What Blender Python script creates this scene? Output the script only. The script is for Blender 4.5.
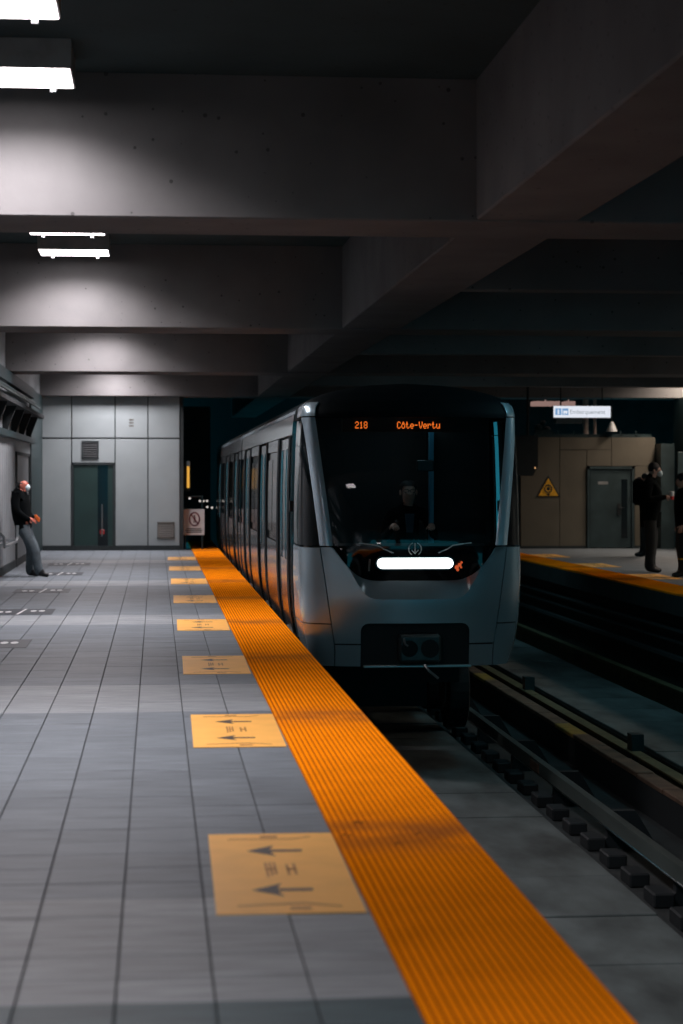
import bpy, bmesh, math, random
from mathutils import Vector, Matrix
random.seed(7)
for o in list(bpy.data.objects):
    bpy.data.objects.remove(o, do_unlink=True)
SC = bpy.context.scene
COL = SC.collection
R = math.radians
PI = math.pi

# ------------------------------------------------------------------ camera, world, exposure
H = 1.65
cd = bpy.data.cameras.new('camera')
cam = bpy.data.objects.new('camera', cd)
COL.objects.link(cam)
cam.location = (0, 0, H)
cam.rotation_euler = (PI / 2, 0, -math.atan(185.2 / 2000))
cd.sensor_fit = 'VERTICAL'
cd.sensor_height = 36.0
cd.sensor_width = 24.0
cd.lens = 36.0 * 2000 / 1024
cd.shift_y = -(512 - 478) / 1024
cd.clip_start = 0.1
cd.clip_end = 300
cd.dof.use_dof = True
cd.dof.focus_distance = 20.6
cd.dof.aperture_fstop = 2.4
SC.camera = cam

w = bpy.data.worlds.new('station_dark')
SC.world = w
w.use_nodes = True
bg = w.node_tree.nodes['Background']
bg.inputs[0].default_value = (0.03, 0.36, 0.48, 1)
bg.inputs[1].default_value = 1.15
SC.view_settings.view_transform = 'Standard'
SC.view_settings.look = 'None'
SC.view_settings.exposure = 0.0
SC.view_settings.gamma = 1.0
SC.view_settings.use_curve_mapping = False
LAMP_L = 8.0          # radiance of the platform lamps' diffusers
LAMP_W = 100.0          # watts of the downlight in each near lamp
TRACK_FILL_W = 26.0         # added cool fill lamps above the far track
LAMP_WF = 74.0         # the same in the far platform's lamps
LAMP_COL = (1.0, 0.91, 0.94)
SC.cycles.use_denoising = True
SC.cycles.max_bounces = 8
SC.cycles.sample_clamp_indirect = 4.0

# ------------------------------------------------------------------ helpers
class MB:
    def __init__(s):
        s.v = []; s.f = []; s.mi = []
    def add(s, vs, fs, m=0):
        n = len(s.v)
        s.v += [tuple(v) for v in vs]
        for f in fs:
            s.f.append(tuple(n + i for i in f)); s.mi.append(m)
        return s
    def box(s, x0, x1, y0, y1, z0, z1, m=0, bev=0):
        if bev:
            return s.cham(x0, x1, y0, y1, z0, z1, bev, m)
        vs = [(x, y, z) for z in (z0, z1) for y in (y0, y1) for x in (x0, x1)]
        return s.add(vs, [(0, 2, 3, 1), (4, 5, 7, 6), (0, 1, 5, 4), (2, 6, 7, 3), (0, 4, 6, 2), (1, 3, 7, 5)], m)
    def cham(s, x0, x1, y0, y1, z0, z1, b, m=0):
        bm = bmesh.new()
        bmesh.ops.create_cube(bm, size=1)
        for v in bm.verts:
            v.co = Vector(((x0 + x1) / 2 + v.co.x * (x1 - x0), (y0 + y1) / 2 + v.co.y * (y1 - y0), (z0 + z1) / 2 + v.co.z * (z1 - z0)))
        bmesh.ops.bevel(bm, geom=list(bm.edges), offset=b, segments=1, affect='EDGES')
        bm.verts.index_update()
        s.add([v.co[:] for v in bm.verts], [[v.index for v in f.verts] for f in bm.faces], m)
        bm.free(); return s
    def prism(s, pts, axis, a, b, m=0):
        """extrude a 2-D outline along an axis"""
        def p(u, v, t):
            return {'x': (t, u, v), 'y': (u, t, v), 'z': (u, v, t)}[axis]
        n = len(pts)
        vs = [p(u, v, a) for u, v in pts] + [p(u, v, b) for u, v in pts]
        fs = [tuple(range(n))[::-1], tuple(range(n, 2 * n))]
        fs += [(i, (i + 1) % n, n + (i + 1) % n, n + i) for i in range(n)]
        return s.add(vs, fs, m)
    def tube(s, pts, r, n=10, m=0, caps=True):
        P = [Vector(p) for p in pts]
        rr = r if isinstance(r, (list, tuple)) else [r] * len(P)
        rings = []; up = Vector((0, 0, 1))
        for i, p in enumerate(P):
            d = (P[min(i + 1, len(P) - 1)] - P[max(i - 1, 0)]).normalized()
            a = d.cross(up if abs(d.z) < .95 else Vector((1, 0, 0))).normalized()
            b = d.cross(a).normalized()
            rings.append([p + (a * math.cos(2 * PI * k / n) + b * math.sin(2 * PI * k / n)) * rr[i] for k in range(n)])
        vs = [v for q in rings for v in q]; fs = []
        for i in range(len(P) - 1):
            for k in range(n):
                fs.append((i * n + k, i * n + (k + 1) % n, (i + 1) * n + (k + 1) % n, (i + 1) * n + k))
        if caps:
            fs.append(tuple(range(n))[::-1]); fs.append(tuple((len(P) - 1) * n + k for k in range(n)))
        return s.add(vs, fs, m)
    def ball(s, c, rx, ry=None, rz=None, n=12, k=8, m=0, z0=-1, z1=1):
        ry = ry or rx; rz = rz or rx
        vs = []; fs = []
        t0 = math.asin(max(-1, z0)); t1 = math.asin(min(1, z1))
        for i in range(k + 1):
            t = t0 + (t1 - t0) * i / k
            for j in range(n):
                a = 2 * PI * j / n
                vs.append((c[0] + rx * math.cos(t) * math.cos(a), c[1] + ry * math.cos(t) * math.sin(a), c[2] + rz * math.sin(t)))
        for i in range(k):
            for j in range(n):
                fs.append((i * n + j, i * n + (j + 1) % n, (i + 1) * n + (j + 1) % n, (i + 1) * n + j))
        return s.add(vs, fs, m)
    def grid(s, rows, m=0, flip=False):
        nr = len(rows); nc = len(rows[0])
        vs = [p for r_ in rows for p in r_]; fs = []
        for i in range(nr - 1):
            for j in range(nc - 1):
                q = (i * nc + j, i * nc + j + 1, (i + 1) * nc + j + 1, (i + 1) * nc + j)
                fs.append(q[::-1] if flip else q)
        return s.add(vs, fs, m)
    def build(s, name, mat, parent=None, smooth=False, solid=0):
        me = bpy.data.meshes.new(name)
        me.from_pydata(s.v, [], s.f)
        for m in (mat if isinstance(mat, (list, tuple)) else [mat]):
            me.materials.append(m)
        if any(s.mi):
            me.polygons.foreach_set('material_index', s.mi)
        bm = bmesh.new(); bm.from_mesh(me)
        bmesh.ops.remove_doubles(bm, verts=bm.verts, dist=1e-5)
        if not solid:
            bmesh.ops.recalc_face_normals(bm, faces=bm.faces)
        bm.to_mesh(me); bm.free()
        if smooth:
            me.polygons.foreach_set('use_smooth', [True] * len(me.polygons))
        me.update()
        o = bpy.data.objects.new(name, me)
        COL.objects.link(o)
        if parent: o.parent = parent
        if solid:
            md = o.modifiers.new('thickness', 'SOLIDIFY'); md.thickness = solid; md.offset = -1
        me2 = o.modifiers.new('hard_edges', 'EDGE_SPLIT'); me2.split_angle = R(40)
        return o

def empty(name, loc=(0, 0, 0), rz=0):
    o = bpy.data.objects.new(name, None)
    o.empty_display_size = .2
    COL.objects.link(o); o.location = loc; o.rotation_euler = (0, 0, rz)
    return o
def tag(o, label, cat, group=None):
    o['label'] = label; o['category'] = cat
    if group: o['group'] = group
    return o
def struct(o, label=None):
    o['kind'] = 'structure'
    if label: o['label'] = label
    return o
def copy_tree(o, parent=None):
    c = o.copy(); COL.objects.link(c)
    if parent: c.parent = parent
    for ch in list(o.children): copy_tree(ch, c)
    return c

# ------------------------------------------------------------------ materials
def nmat(name):
    m = bpy.data.materials.new(name); m.use_nodes = True
    nt = m.node_tree
    return m, nt, nt.nodes['Principled BSDF']
def c4(c): return (c[0], c[1], c[2], 1)
def pm(name, col, rough=.6, metal=0, var=.18, scale=6, bump=0, bscale=None, spec=.5, stretch=(1, 1, 1), coat=0, world=True):
    m, nt, b = nmat(name)
    N = nt.nodes; L = nt.links
    geo = N.new('ShaderNodeNewGeometry')
    mp = N.new('ShaderNodeMapping'); mp.inputs['Scale'].default_value = stretch
    L.new(geo.outputs['Position'], mp.inputs[0])
    nz = N.new('ShaderNodeTexNoise'); nz.inputs['Scale'].default_value = scale; nz.inputs['Detail'].default_value = 5
    L.new(mp.outputs[0], nz.inputs['Vector'])
    cr = N.new('ShaderNodeValToRGB')
    cr.color_ramp.elements[0].position = .3; cr.color_ramp.elements[1].position = .7
    cr.color_ramp.elements[0].color = c4([x * (1 - var) for x in col])
    cr.color_ramp.elements[1].color = c4([min(1, x * (1 + var)) for x in col])
    L.new(nz.outputs['Fac'], cr.inputs[0]); L.new(cr.outputs[0], b.inputs['Base Color'])
    b.inputs['Roughness'].default_value = rough; b.inputs['Metallic'].default_value = metal
    b.inputs['Specular IOR Level'].default_value = spec
    b.inputs['Coat Weight'].default_value = coat
    if bump:
        n2 = N.new('ShaderNodeTexNoise'); n2.inputs['Scale'].default_value = bscale or scale * 6; n2.inputs['Detail'].default_value = 4
        L.new(mp.outputs[0], n2.inputs['Vector'])
        bp = N.new('ShaderNodeBump'); bp.inputs['Strength'].default_value = bump; bp.inputs['Distance'].default_value = .01
        L.new(n2.outputs['Fac'], bp.inputs['Height']); L.new(bp.outputs[0], b.inputs['Normal'])
    return m
def emit(name, col, st):
    m = bpy.data.materials.new(name); m.use_nodes = True
    nt = m.node_tree; nt.nodes.clear()
    e = nt.nodes.new('ShaderNodeEmission'); o = nt.nodes.new('ShaderNodeOutputMaterial')
    e.inputs[0].default_value = c4(col); e.inputs[1].default_value = st
    nt.links.new(e.outputs[0], o.inputs[0]); return m
def glass(name, tint, refl=1.0, rough=.02):
    m = bpy.data.materials.new(name); m.use_nodes = True
    nt = m.node_tree; nt.nodes.clear(); N = nt.nodes; L = nt.links
    t = N.new('ShaderNodeBsdfTransparent'); t.inputs[0].default_value = c4(tint)
    g = N.new('ShaderNodeBsdfGlossy'); g.inputs['Roughness'].default_value = rough; g.inputs[0].default_value = (refl, refl, refl, 1)
    fr = N.new('ShaderNodeFresnel'); fr.inputs[0].default_value = 1.52
    mx = N.new('ShaderNodeMixShader'); o = N.new('ShaderNodeOutputMaterial')
    L.new(fr.outputs[0], mx.inputs[0]); L.new(t.outputs[0], mx.inputs[1]); L.new(g.outputs[0], mx.inputs[2]); L.new(mx.outputs[0], o.inputs[0])
    return m
def concrete(name, col, pits=True):
    m = pm(name, col, .85, 0, .16, 1.3, .12, 14, spec=.2)
    if pits:
        nt = m.node_tree; N = nt.nodes; L = nt.links; b = N['Principled BSDF']
        src = b.inputs['Base Color'].links[0].from_socket
        geo = N.new('ShaderNodeNewGeometry')
        vo = N.new('ShaderNodeTexVoronoi'); vo.inputs['Scale'].default_value = 8.5; vo.inputs['Randomness'].default_value = 1
        L.new(geo.outputs['Position'], vo.inputs['Vector'])
        sep = N.new('ShaderNodeSeparateColor'); L.new(vo.outputs['Color'], sep.inputs[0])
        mul = N.new('ShaderNodeMath'); mul.operation = 'MULTIPLY'; mul.inputs[1].default_value = .14
        L.new(sep.outputs[0], mul.inputs[0])
        lt = N.new('ShaderNodeMath'); lt.operation = 'LESS_THAN'; L.new(vo.outputs['Distance'], lt.inputs[0]); L.new(mul.outputs[0], lt.inputs[1])
        mx = N.new('ShaderNodeMix'); mx.data_type = 'RGBA'
        L.new(lt.outputs[0], mx.inputs[0]); L.new(src, mx.inputs[6]); mx.inputs[7].default_value = c4([x * .45 for x in col])
        L.new(mx.outputs[2], b.inputs['Base Color'])
    return m
def tile_mat(name, col):
    """grey stone tile: its own tone per tile (by position), streaks across"""
    m = pm(name, col, .55, 0, .28, 14, .1, 60, spec=.35, stretch=(.22, 2.2, 1))
    nt = m.node_tree; N = nt.nodes; L = nt.links; b = N['Principled BSDF']
    src = b.inputs['Base Color'].links[0].from_socket
    geo = N.new('ShaderNodeNewGeometry')
    ad = N.new('ShaderNodeVectorMath'); ad.operation = 'ADD'; ad.inputs[1].default_value = (-.814, 0, 0)
    sn = N.new('ShaderNodeVectorMath'); sn.operation = 'SNAP'; sn.inputs[1].default_value = (TP, TP, 10)
    L.new(geo.outputs['Position'], ad.inputs[0]); L.new(ad.outputs[0], sn.inputs[0])
    wn = N.new('ShaderNodeTexWhiteNoise'); L.new(sn.outputs[0], wn.inputs['Vector'])
    mr = N.new('ShaderNodeMapRange'); mr.inputs[3].default_value = .88; mr.inputs[4].default_value = 1.1
    L.new(wn.outputs['Value'], mr.inputs[0])
    mx = N.new('ShaderNodeVectorMath'); mx.operation = 'SCALE'
    L.new(src, mx.inputs[0]); L.new(mr.outputs[0], mx.inputs[3]); L.new(mx.outputs[0], b.inputs['Base Color'])
    return m
def strip_mat(name, col):
    """orange tactile rubber, worn brown where feet cross it at the train doors"""
    m = pm(name, col, .6, 0, .07, 3, 0, spec=.0)
    nt = m.node_tree; N = nt.nodes; L = nt.links; b = N['Principled BSDF']
    src = b.inputs['Base Color'].links[0].from_socket
    geo = N.new('ShaderNodeNewGeometry'); sp = N.new('ShaderNodeSeparateXYZ'); L.new(geo.outputs['Position'], sp.inputs[0])
    nz = N.new('ShaderNodeTexNoise'); nz.inputs['Scale'].default_value = 2.2; nz.inputs['Detail'].default_value = 6
    L.new(geo.outputs['Position'], nz.inputs['Vector'])
    def M(op, a, b_=None):
        n = N.new('ShaderNodeMath'); n.operation = op
        for i, q in enumerate((a, b_)):
            if q is None: continue
            if isinstance(q, (int, float)): n.inputs[i].default_value = q
            else: L.new(q, n.inputs[i])
        return n.outputs[0]
    ph = M('MULTIPLY', M('SUBTRACT', sp.outputs[1], 9.2), 2 * PI / 4.55)
    cs = M('POWER', M('MAXIMUM', M('COSINE', ph), 0), 5)
    wear = M('MULTIPLY', M('MULTIPLY', cs, M('MULTIPLY', M('SUBTRACT', nz.outputs['Fac'], .28), 2.6)), .75)
    wear = M('MINIMUM', M('MAXIMUM', wear, 0), .7)
    mx = N.new('ShaderNodeMix'); mx.data_type = 'RGBA'
    L.new(wear, mx.inputs[0]); L.new(src, mx.inputs[6]); mx.inputs[7].default_value = (.2, .07, .025, 1)
    L.new(mx.outputs[2], b.inputs['Base Color'])
    # dark scuffs
    n2 = N.new('ShaderNodeTexNoise'); n2.inputs['Scale'].default_value = 9; n2.inputs['Detail'].default_value = 8
    L.new(geo.outputs['Position'], n2.inputs['Vector'])
    sc = M('MULTIPLY', M('MAXIMUM', M('SUBTRACT', n2.outputs['Fac'], .63), 0), 7)
    sc = M('MINIMUM', M('MULTIPLY', sc, M('ADD', M('MULTIPLY', cs, 1.2), .15)), .8)
    m2 = N.new('ShaderNodeMix'); m2.data_type = 'RGBA'
    L.new(sc, m2.inputs[0]); L.new(mx.outputs[2], m2.inputs[6]); m2.inputs[7].default_value = (.03, .02, .015, 1)
    L.new(m2.outputs[2], b.inputs['Base Color'])
    return m

TP = .314
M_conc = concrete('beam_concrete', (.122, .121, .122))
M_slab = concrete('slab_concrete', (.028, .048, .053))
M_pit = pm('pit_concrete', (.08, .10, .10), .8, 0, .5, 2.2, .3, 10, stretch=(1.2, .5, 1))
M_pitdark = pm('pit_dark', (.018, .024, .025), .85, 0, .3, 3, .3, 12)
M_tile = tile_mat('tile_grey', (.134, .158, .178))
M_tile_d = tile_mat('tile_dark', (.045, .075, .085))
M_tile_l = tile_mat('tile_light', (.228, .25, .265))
M_grout = pm('grout', (.035, .04, .043), .9)
M_strip = strip_mat('tactile_orange', (.88, .25, .004))
M_valley = strip_mat('tactile_valley_shade', (.40, .095, .006))
M_sticker = pm('sticker_yellow', (.90, .46, .10), .5, 0, .06, 5)
M_ink = pm('ink_brown', (.055, .045, .04), .6)
M_ink_soft = pm('ink_faded', (.42, .20, .05), .6)
M_panel = pm('wall_panel', (.235, .272, .28), .55, 0, .05, 2)
M_seam = pm('dark_seam', (.012, .02, .022), .7)
M_slat = pm('slat_grey', (.24, .265, .28), .5, 0, .12, 3)
M_darkteal = pm('dark_teal_paint', (.008, .024, .027), .45, 0, .2, 3)
M_doorgreen = pm('door_green', (.014, .034, .032), .4, 0, .15, 2)
M_doorgrey = pm('door_steel', (.036, .056, .060), .4, .3, .3, 2.5)
M_black = pm('matt_black', (.006, .010, .012), .7)
M_pillarblack = pm('pillar_black', (.005, .009, .011), .5, spec=.12)
M_rubber = pm('rubber_black', (.01, .011, .012), .75)
M_beige = pm('beige_wall', (.095, .084, .062), .75, 0, .12, 1.5, .1)
M_steel = pm('brushed_steel', (.45, .47, .48), .3, .9, .08, 4)
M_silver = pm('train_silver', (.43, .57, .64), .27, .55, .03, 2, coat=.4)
M_silverp = pm('train_silver_pillar_lit', (.66, .83, .95), .24, .5, .02, 2, coat=.5)  # paler copy of the silver; the pillars' brighter light put into the colour
M_silver2 = pm('train_silver_side', (.44, .47, .49), .15, .9, .04, 2, stretch=(1, .2, 1))
M_gloss = pm('gloss_black', (.003, .006, .008), .08, 0, .05, 2, spec=.5)
M_glossr = pm('roof_black', (.004, .008, .010), .6, 0, .05, 2, spec=.06)
M_glassw = glass('windscreen_glass', (.70, .8, .82), 1.0)
M_glassd = glass('side_glass', (.12, .16, .17), 1.0)
M_lampglow = emit('lamp_glow', LAMP_COL, LAMP_L)
M_lampR = emit('lamp_glow_warm', (1.0, .80, .66), 10)
M_grille = pm('grille_brown_grey', (.10, .095, .085), .5)
M_housing = pm('lamp_housing', (.26, .25, .245), .5)
M_bar = emit('light_bar_glow', (1.0, .97, .97), 3.0)
M_led = emit('led_orange', (1.0, .17, .02), 1.35)
M_red = emit('glint_orange', (1.0, .16, .05), .5)
M_emblem = pm('emblem_metal', (.75, .78, .8), .5, .3, .03)
M_chrome = pm('chrome', (.7, .72, .73), .12, 1, .03)
M_white = pm('sign_white', (.62, .63, .63), .5, 0, .04)
M_signglow = emit('sign_glow', (.80, .84, .92), .95)
M_bluelit = emit('pictogram_backlit', (.22, .42, .72), .8)
M_blue = pm('sign_blue', (.12, .33, .60), .5)
M_signred = pm('sign_maroon', (.13, .018, .03), .5)
M_yellow = pm('warning_yellow', (.80, .40, .015), .45)
M_gold = emit('amber_tube', (1.0, .50, .08), .8)
M_rust = pm('rusty_steel', (.17, .11, .075), .6, .4, .35, 4, .2)
M_guide = pm('guide_bar_steel', (.09, .115, .108), .45, .4, .3, 5, stretch=(1, .15, 1))
M_olive = pm('olive_steel', (.14, .135, .072), .55, .4, .3, 4)
M_ductglow = emit('duct_light_glow', (.80, .50, .44), .32)
M_pinkgrey = pm('duct_pink_grey', (.42, .32, .28), .5)

# ------------------------------------------------------------------ large structure
Y0s, Y1s = -7.5, 46.1        # station length built
BEAMS = [3.9, 14.4, 24.95, 35.4, 45.85]
XL, XR = -2.6, 15.5
# platform left: base slab, tiles as pieces
floor = struct(MB().box(XL, .814, Y0s, Y1s + 1, -.30, -.012).box(.814, 1.446, Y0s, 62, -.30, -.02).build('floor', M_grout), 'grey tiled platform floor beside the orange strip')
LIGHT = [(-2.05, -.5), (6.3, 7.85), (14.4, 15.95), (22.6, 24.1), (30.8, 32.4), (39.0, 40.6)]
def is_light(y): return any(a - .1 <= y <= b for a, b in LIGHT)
def tile_mesh(mat):
    g = .0032; h = TP / 2 - g; hy = TP / 2 - .0016
    mb = MB(); b = .002
    vs = [(-h, -hy, -.012), (h, -hy, -.012), (h, hy, -.012), (-h, hy, -.012), (-h, -hy, -b), (h, -hy, -b), (h, hy, -b), (-h, hy, -b),
          (-h + b, -hy + b, 0), (h - b, -hy + b, 0), (h - b, hy - b, 0), (-h + b, hy - b, 0)]
    fs = [(8, 9, 10, 11)]
    for k in range(4):
        fs.append((k, (k + 1) % 4, 4 + (k + 1) % 4, 4 + k)); fs.append((4 + k, 4 + (k + 1) % 4, 8 + (k + 1) % 4, 8 + k))
    mb.add(vs, fs)
    return mb.v, mb.f
tv, tf = tile_mesh(None)
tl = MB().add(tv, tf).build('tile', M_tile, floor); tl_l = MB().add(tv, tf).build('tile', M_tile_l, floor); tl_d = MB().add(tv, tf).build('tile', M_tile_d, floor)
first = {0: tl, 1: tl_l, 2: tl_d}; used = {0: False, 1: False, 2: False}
rest = MB(); cnt = 0
rows = int((Y1s - Y0s) / TP)
for r in range(rows):
    yc = Y0s + (r + .5) * TP
    for k in range(11):
        xc = .814 - (k + .5) * TP
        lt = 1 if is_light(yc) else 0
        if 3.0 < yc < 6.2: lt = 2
        zc = .99575 * yc + .0921 * xc
        vis = zc > 5.6 and 156.3 + 2000 * xc / zc > -20
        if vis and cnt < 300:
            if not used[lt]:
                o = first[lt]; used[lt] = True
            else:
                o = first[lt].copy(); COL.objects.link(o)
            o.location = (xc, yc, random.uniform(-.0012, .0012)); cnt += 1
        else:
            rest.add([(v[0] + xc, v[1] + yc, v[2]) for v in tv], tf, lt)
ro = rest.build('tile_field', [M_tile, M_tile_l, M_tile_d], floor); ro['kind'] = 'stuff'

# orange tactile strips: one ribbed panel after another
def strip(name, x0, y0, y1, label):
    ln = 1.22; wd = .632
    pts = [(0, -.02), (0, .003)]; n = 20; p = wd / n
    for i in range(n):
        a = i * p
        pts += [(a + .005, .003), (a + .009, .009), (a + p - .009, .009), (a + p - .005, .003)]
    pts += [(wd, .003), (wd, -.02)]
    root = empty(name, (x0, y0, 0)); struct(root, label)
    pm_ = MB().prism(pts, 'y', .002, ln - .002)
    m_ = len(pts)
    for q in range(m_):          # valleys between the ribs coloured darker, standing in for their shade
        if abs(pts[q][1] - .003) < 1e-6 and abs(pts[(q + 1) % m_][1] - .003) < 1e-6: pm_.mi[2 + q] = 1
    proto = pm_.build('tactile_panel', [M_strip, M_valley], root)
    k = 1
    while y0 + (k + 1) * ln < y1 + .3:
        o = proto.copy(); COL.objects.link(o); o.location = (0, k * ln, 0); k += 1
strip('trim_1', .814, -2, 60, 'orange ribbed tactile strip along the near platform edge')
strip('trim_2', 7.35, 6, 50, 'orange ribbed tactile strip along the far platform edge')

# platform edges and track pit
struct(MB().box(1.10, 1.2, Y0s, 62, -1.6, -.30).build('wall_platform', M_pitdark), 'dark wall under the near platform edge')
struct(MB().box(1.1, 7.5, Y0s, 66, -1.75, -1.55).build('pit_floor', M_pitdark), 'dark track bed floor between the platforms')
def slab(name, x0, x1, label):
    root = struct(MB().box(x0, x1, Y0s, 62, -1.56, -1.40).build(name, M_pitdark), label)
    n = 46; ln = (62 - 0) / n
    pr = None
    for i in range(n):
        if pr is None:
            pr = MB().cham(x0 + .01, x1 - .01, .008, ln - .008, -1.41, -1.35, .008).build('concrete_slab', M_pit, root); o = pr
        else:
            o = pr.copy(); COL.objects.link(o)
        o.location = (0, i * ln, random.uniform(-.012, .006))
slab('track_bed_near', 1.85, 3.44, 'stained concrete track bed under the train')
slab('track_bed_far', 5.45, 6.7, 'stained concrete track bed of the far track')
# right platform
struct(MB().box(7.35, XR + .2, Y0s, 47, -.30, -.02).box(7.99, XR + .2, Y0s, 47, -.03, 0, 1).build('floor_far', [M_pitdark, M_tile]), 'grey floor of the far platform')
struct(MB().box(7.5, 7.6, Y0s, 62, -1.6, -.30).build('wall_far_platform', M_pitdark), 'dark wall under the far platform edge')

# ceiling, beams
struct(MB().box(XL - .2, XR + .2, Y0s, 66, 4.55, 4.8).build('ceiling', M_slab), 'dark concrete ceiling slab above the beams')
for i, y in enumerate(BEAMS):
    o = MB().cham(XL - .2, XR + .2, y, y + .97, 3.515, 4.56, .012).build('ceiling_beam', M_conc)
    struct(o, ['concrete crossbeam overhead behind the camera', 'nearest concrete crossbeam, largest and pitted', 'second concrete crossbeam from the camera',
               'third concrete crossbeam from the camera', 'farthest concrete crossbeam, above the panelled end wall'][i])
struct(MB().cham(2.32, 3.07, Y0s, 62, 3.53, 4.56, .012).build('ceiling_girder', M_conc), 'long concrete girder running along above the train')
for i, y in enumerate([9.2, 19.75, 30.2, 40.6]):
    o = MB().cham(3.06, XR + .2, y, y + .26, 3.53, 4.56, .01).build('ceiling_joist', M_conc)
    struct(o, 'thin dark crossbeam over the far track, number %s from the camera' % ['one', 'two', 'three', 'four'][i])

# left wall
lw = struct(MB().box(XL - .2, XL - .03, Y0s, 47, -.3, 4.56).build('wall_left', M_slat), 'grey slatted side wall behind the leaning man')
pr = None; y = 26.0
while y < 41.6:
    if not (37.35 < y + .2 < 41.3):
        if pr is None:
            pr = MB().cham(XL - .03, XL, .006, .43, 0.14, 2.36, .006).build('slat', M_slat, lw); o = pr
        else: o = pr.copy(); COL.objects.link(o)
        o.location = (0, y, 0)
    else:
        pass
    y += .44
MB().box(XL - .03, XL, 37.3, 41.5, 2.12, 2.36).build('slat', M_slat, lw)
MB().box(XL - .03, XL + .02, Y0s, 41.7, 0, .14).build('plinth', M_seam, lw)
MB().box(XL - .03, XL + .10, 10, 42, 2.36, 2.47).build('rail', M_darkteal, lw)
gp = None
for k in range(9):
    if gp is None:
        gp = MB().prism([(0, 0), (.08, 0), (.24, .42), (0, .42)], 'y', 0, .12).build('gusset', M_black, lw); o = gp
    else: o = gp.copy(); COL.objects.link(o)
    o.location = (XL - .03, 24.2 + 2.1 * k, 2.47)
MB().box(XL - .03, XL + .26, 10, 42.4, 2.89, 2.96).build('cable_tray', M_black, lw)
MB().tube([(XL + .18, 12, 3.10), (XL + .18, 42, 3.10)], .022).build('pipe', M_guide, lw)
MB().tube([(XL + .07, 12, 3.2), (XL + .07, 42, 3.2)], .04).build('pipe', M_darkteal, lw)
MB().box(XL - .03, XL + .08, 10, 42, 3.3, 3.5).build('duct', M_darkteal, lw)
MB().box(XL - .03, XL + .012, 42.0, 46.1, 0, 3.52).build('column', M_darkteal, lw)
d2 = empty('door_2', (XL, 39.4, 0)); struct(d2, 'narrow grey door in the side wall behind the leaning man')
MB().box(-.03, .03, -1.95, -1.75, 0, 2.12).build('jamb', M_seam, d2)
MB().box(-.03, .005, -1.75, 1.8, .03, 2.08).build('door_leaf', M_slat, d2)
MB().box(-.03, .03, 1.8, 1.95, 0, 2.12).build('jamb', M_seam, d2)
MB().box(-.03, .03, -1.95, 1.95, 2.08, 2.14).build('lintel', M_seam, d2)

# end wall, left part: cladding panels
EY = Y1s
wb = struct(MB().box(XL - .05, .52, EY + .03, EY + .35, -.02, 3.53).build('wall_back', M_seam), 'pale panelled end wall of the near platform')
xs = [-2.61, -1.93, -.94, -.19, .54]
for i in range(4):
    MB().cham(xs[i] + .012, xs[i + 1] - .012, EY, EY + .04, 2.575, 3.52, .006).build('panel', M_panel, wb)
    if i == 1:
        MB().cham(xs[i] + .012, xs[i + 1] - .012, EY, EY + .04, 2.0, 2.54, .006).build('panel', M_panel, wb)
    else:
        MB().cham(xs[i] + .012, xs[i + 1] - .012, EY, EY + .04, .10, 2.54, .006).build('panel', M_panel, wb)
MB().box(XL, .55, EY - .02, EY + .04, 0, .10).build('plinth', M_seam, wb)
d1 = empty('door_1', (-1.435, EY, 0)); struct(d1, 'dark green steel door with a window slit in the end wall')
MB().box(-.49, -.45, -.03, .03, .0, 1.99).box(.45, .49, -.03, .03, 0, 1.99).box(-.49, .49, -.03, .03, 1.95, 1.99).build('door_frame', M_seam, d1)
MB().cham(-.44, .10, .0, .03, .08, 1.94, .006).build('door_leaf', M_doorgreen, d1)
MB().cham(.33, .44, .0, .03, .08, 1.94, .006).build('door_leaf', M_doorgreen, d1)
MB().box(.10, .33, .01, .03, .08, 1.94).build('glass_slit', M_gloss, d1)
MB().tube([(.2, -.05, .32), (.2, -.05, 1.05)], .016).tube([(.2, -.05, .34), (.2, .02, .34)], .012).tube([(.2, -.05, 1.0), (.2, .02, 1.0)], .012).build('pull_handle', M_steel, d1)
MB().cham(.15, .25, -.02, .012, .36, .47, .01).build('lock_plate', pm('lock_red', (.35, .02, .02), .5), d1)
def louvre(name, x0, x1, z0, z1, n, mf, ms, label):
    root = empty(name, ((x0 + x1) / 2, EY, (z0 + z1) / 2)); tag(root, label, 'vent')
    a = (x1 - x0) / 2; b = (z1 - z0) / 2
    MB().box(-a, a, -.025, .0, -b, -b + .03).box(-a, a, -.025, 0, b - .03, b).box(-a, -a + .03, -.025, 0, -b, b).box(a - .03, a, -.025, 0, -b, b).build('vent_frame', mf, root)
    MB().box(-a + .03, a - .03, -.006, 0, -b + .03, b - .03).build('backing', M_black, root)
    h = (2 * b - .06) / n
    sp = MB().prism([(-.006, 0), (-.022, -h * .55), (-.018, -h * .65), (-.004, -.1 * h)], 'x', -a + .03, a - .03)
    p0 = sp.build('louvre', ms, root)
    p0.location = (0, 0, b - .03)
    for k in range(1, n):
        o = p0.copy(); COL.objects.link(o); o.location = (0, 0, b - .03 - k * h)
louvre('wall_vent', -1.70, -1.31, 2.08, 2.50, 7, M_seam, M_black, 'dark square vent above the green door in the end wall')
louvre('floor_grille', .02, .41, .26, .64, 8, M_grille, M_grille, 'grey louvred grille low on the end wall near the tracks')
sm = MB()
for k in range(3):
    sm.box(-.05, .05, -.006, 0, .10 - k * .07, .13 - k * .07)
tag(sm.build('wall_notice', M_grille), 'tiny dark notice high on the pale end wall', 'notice').location = (-.57, EY, 2.87)

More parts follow.
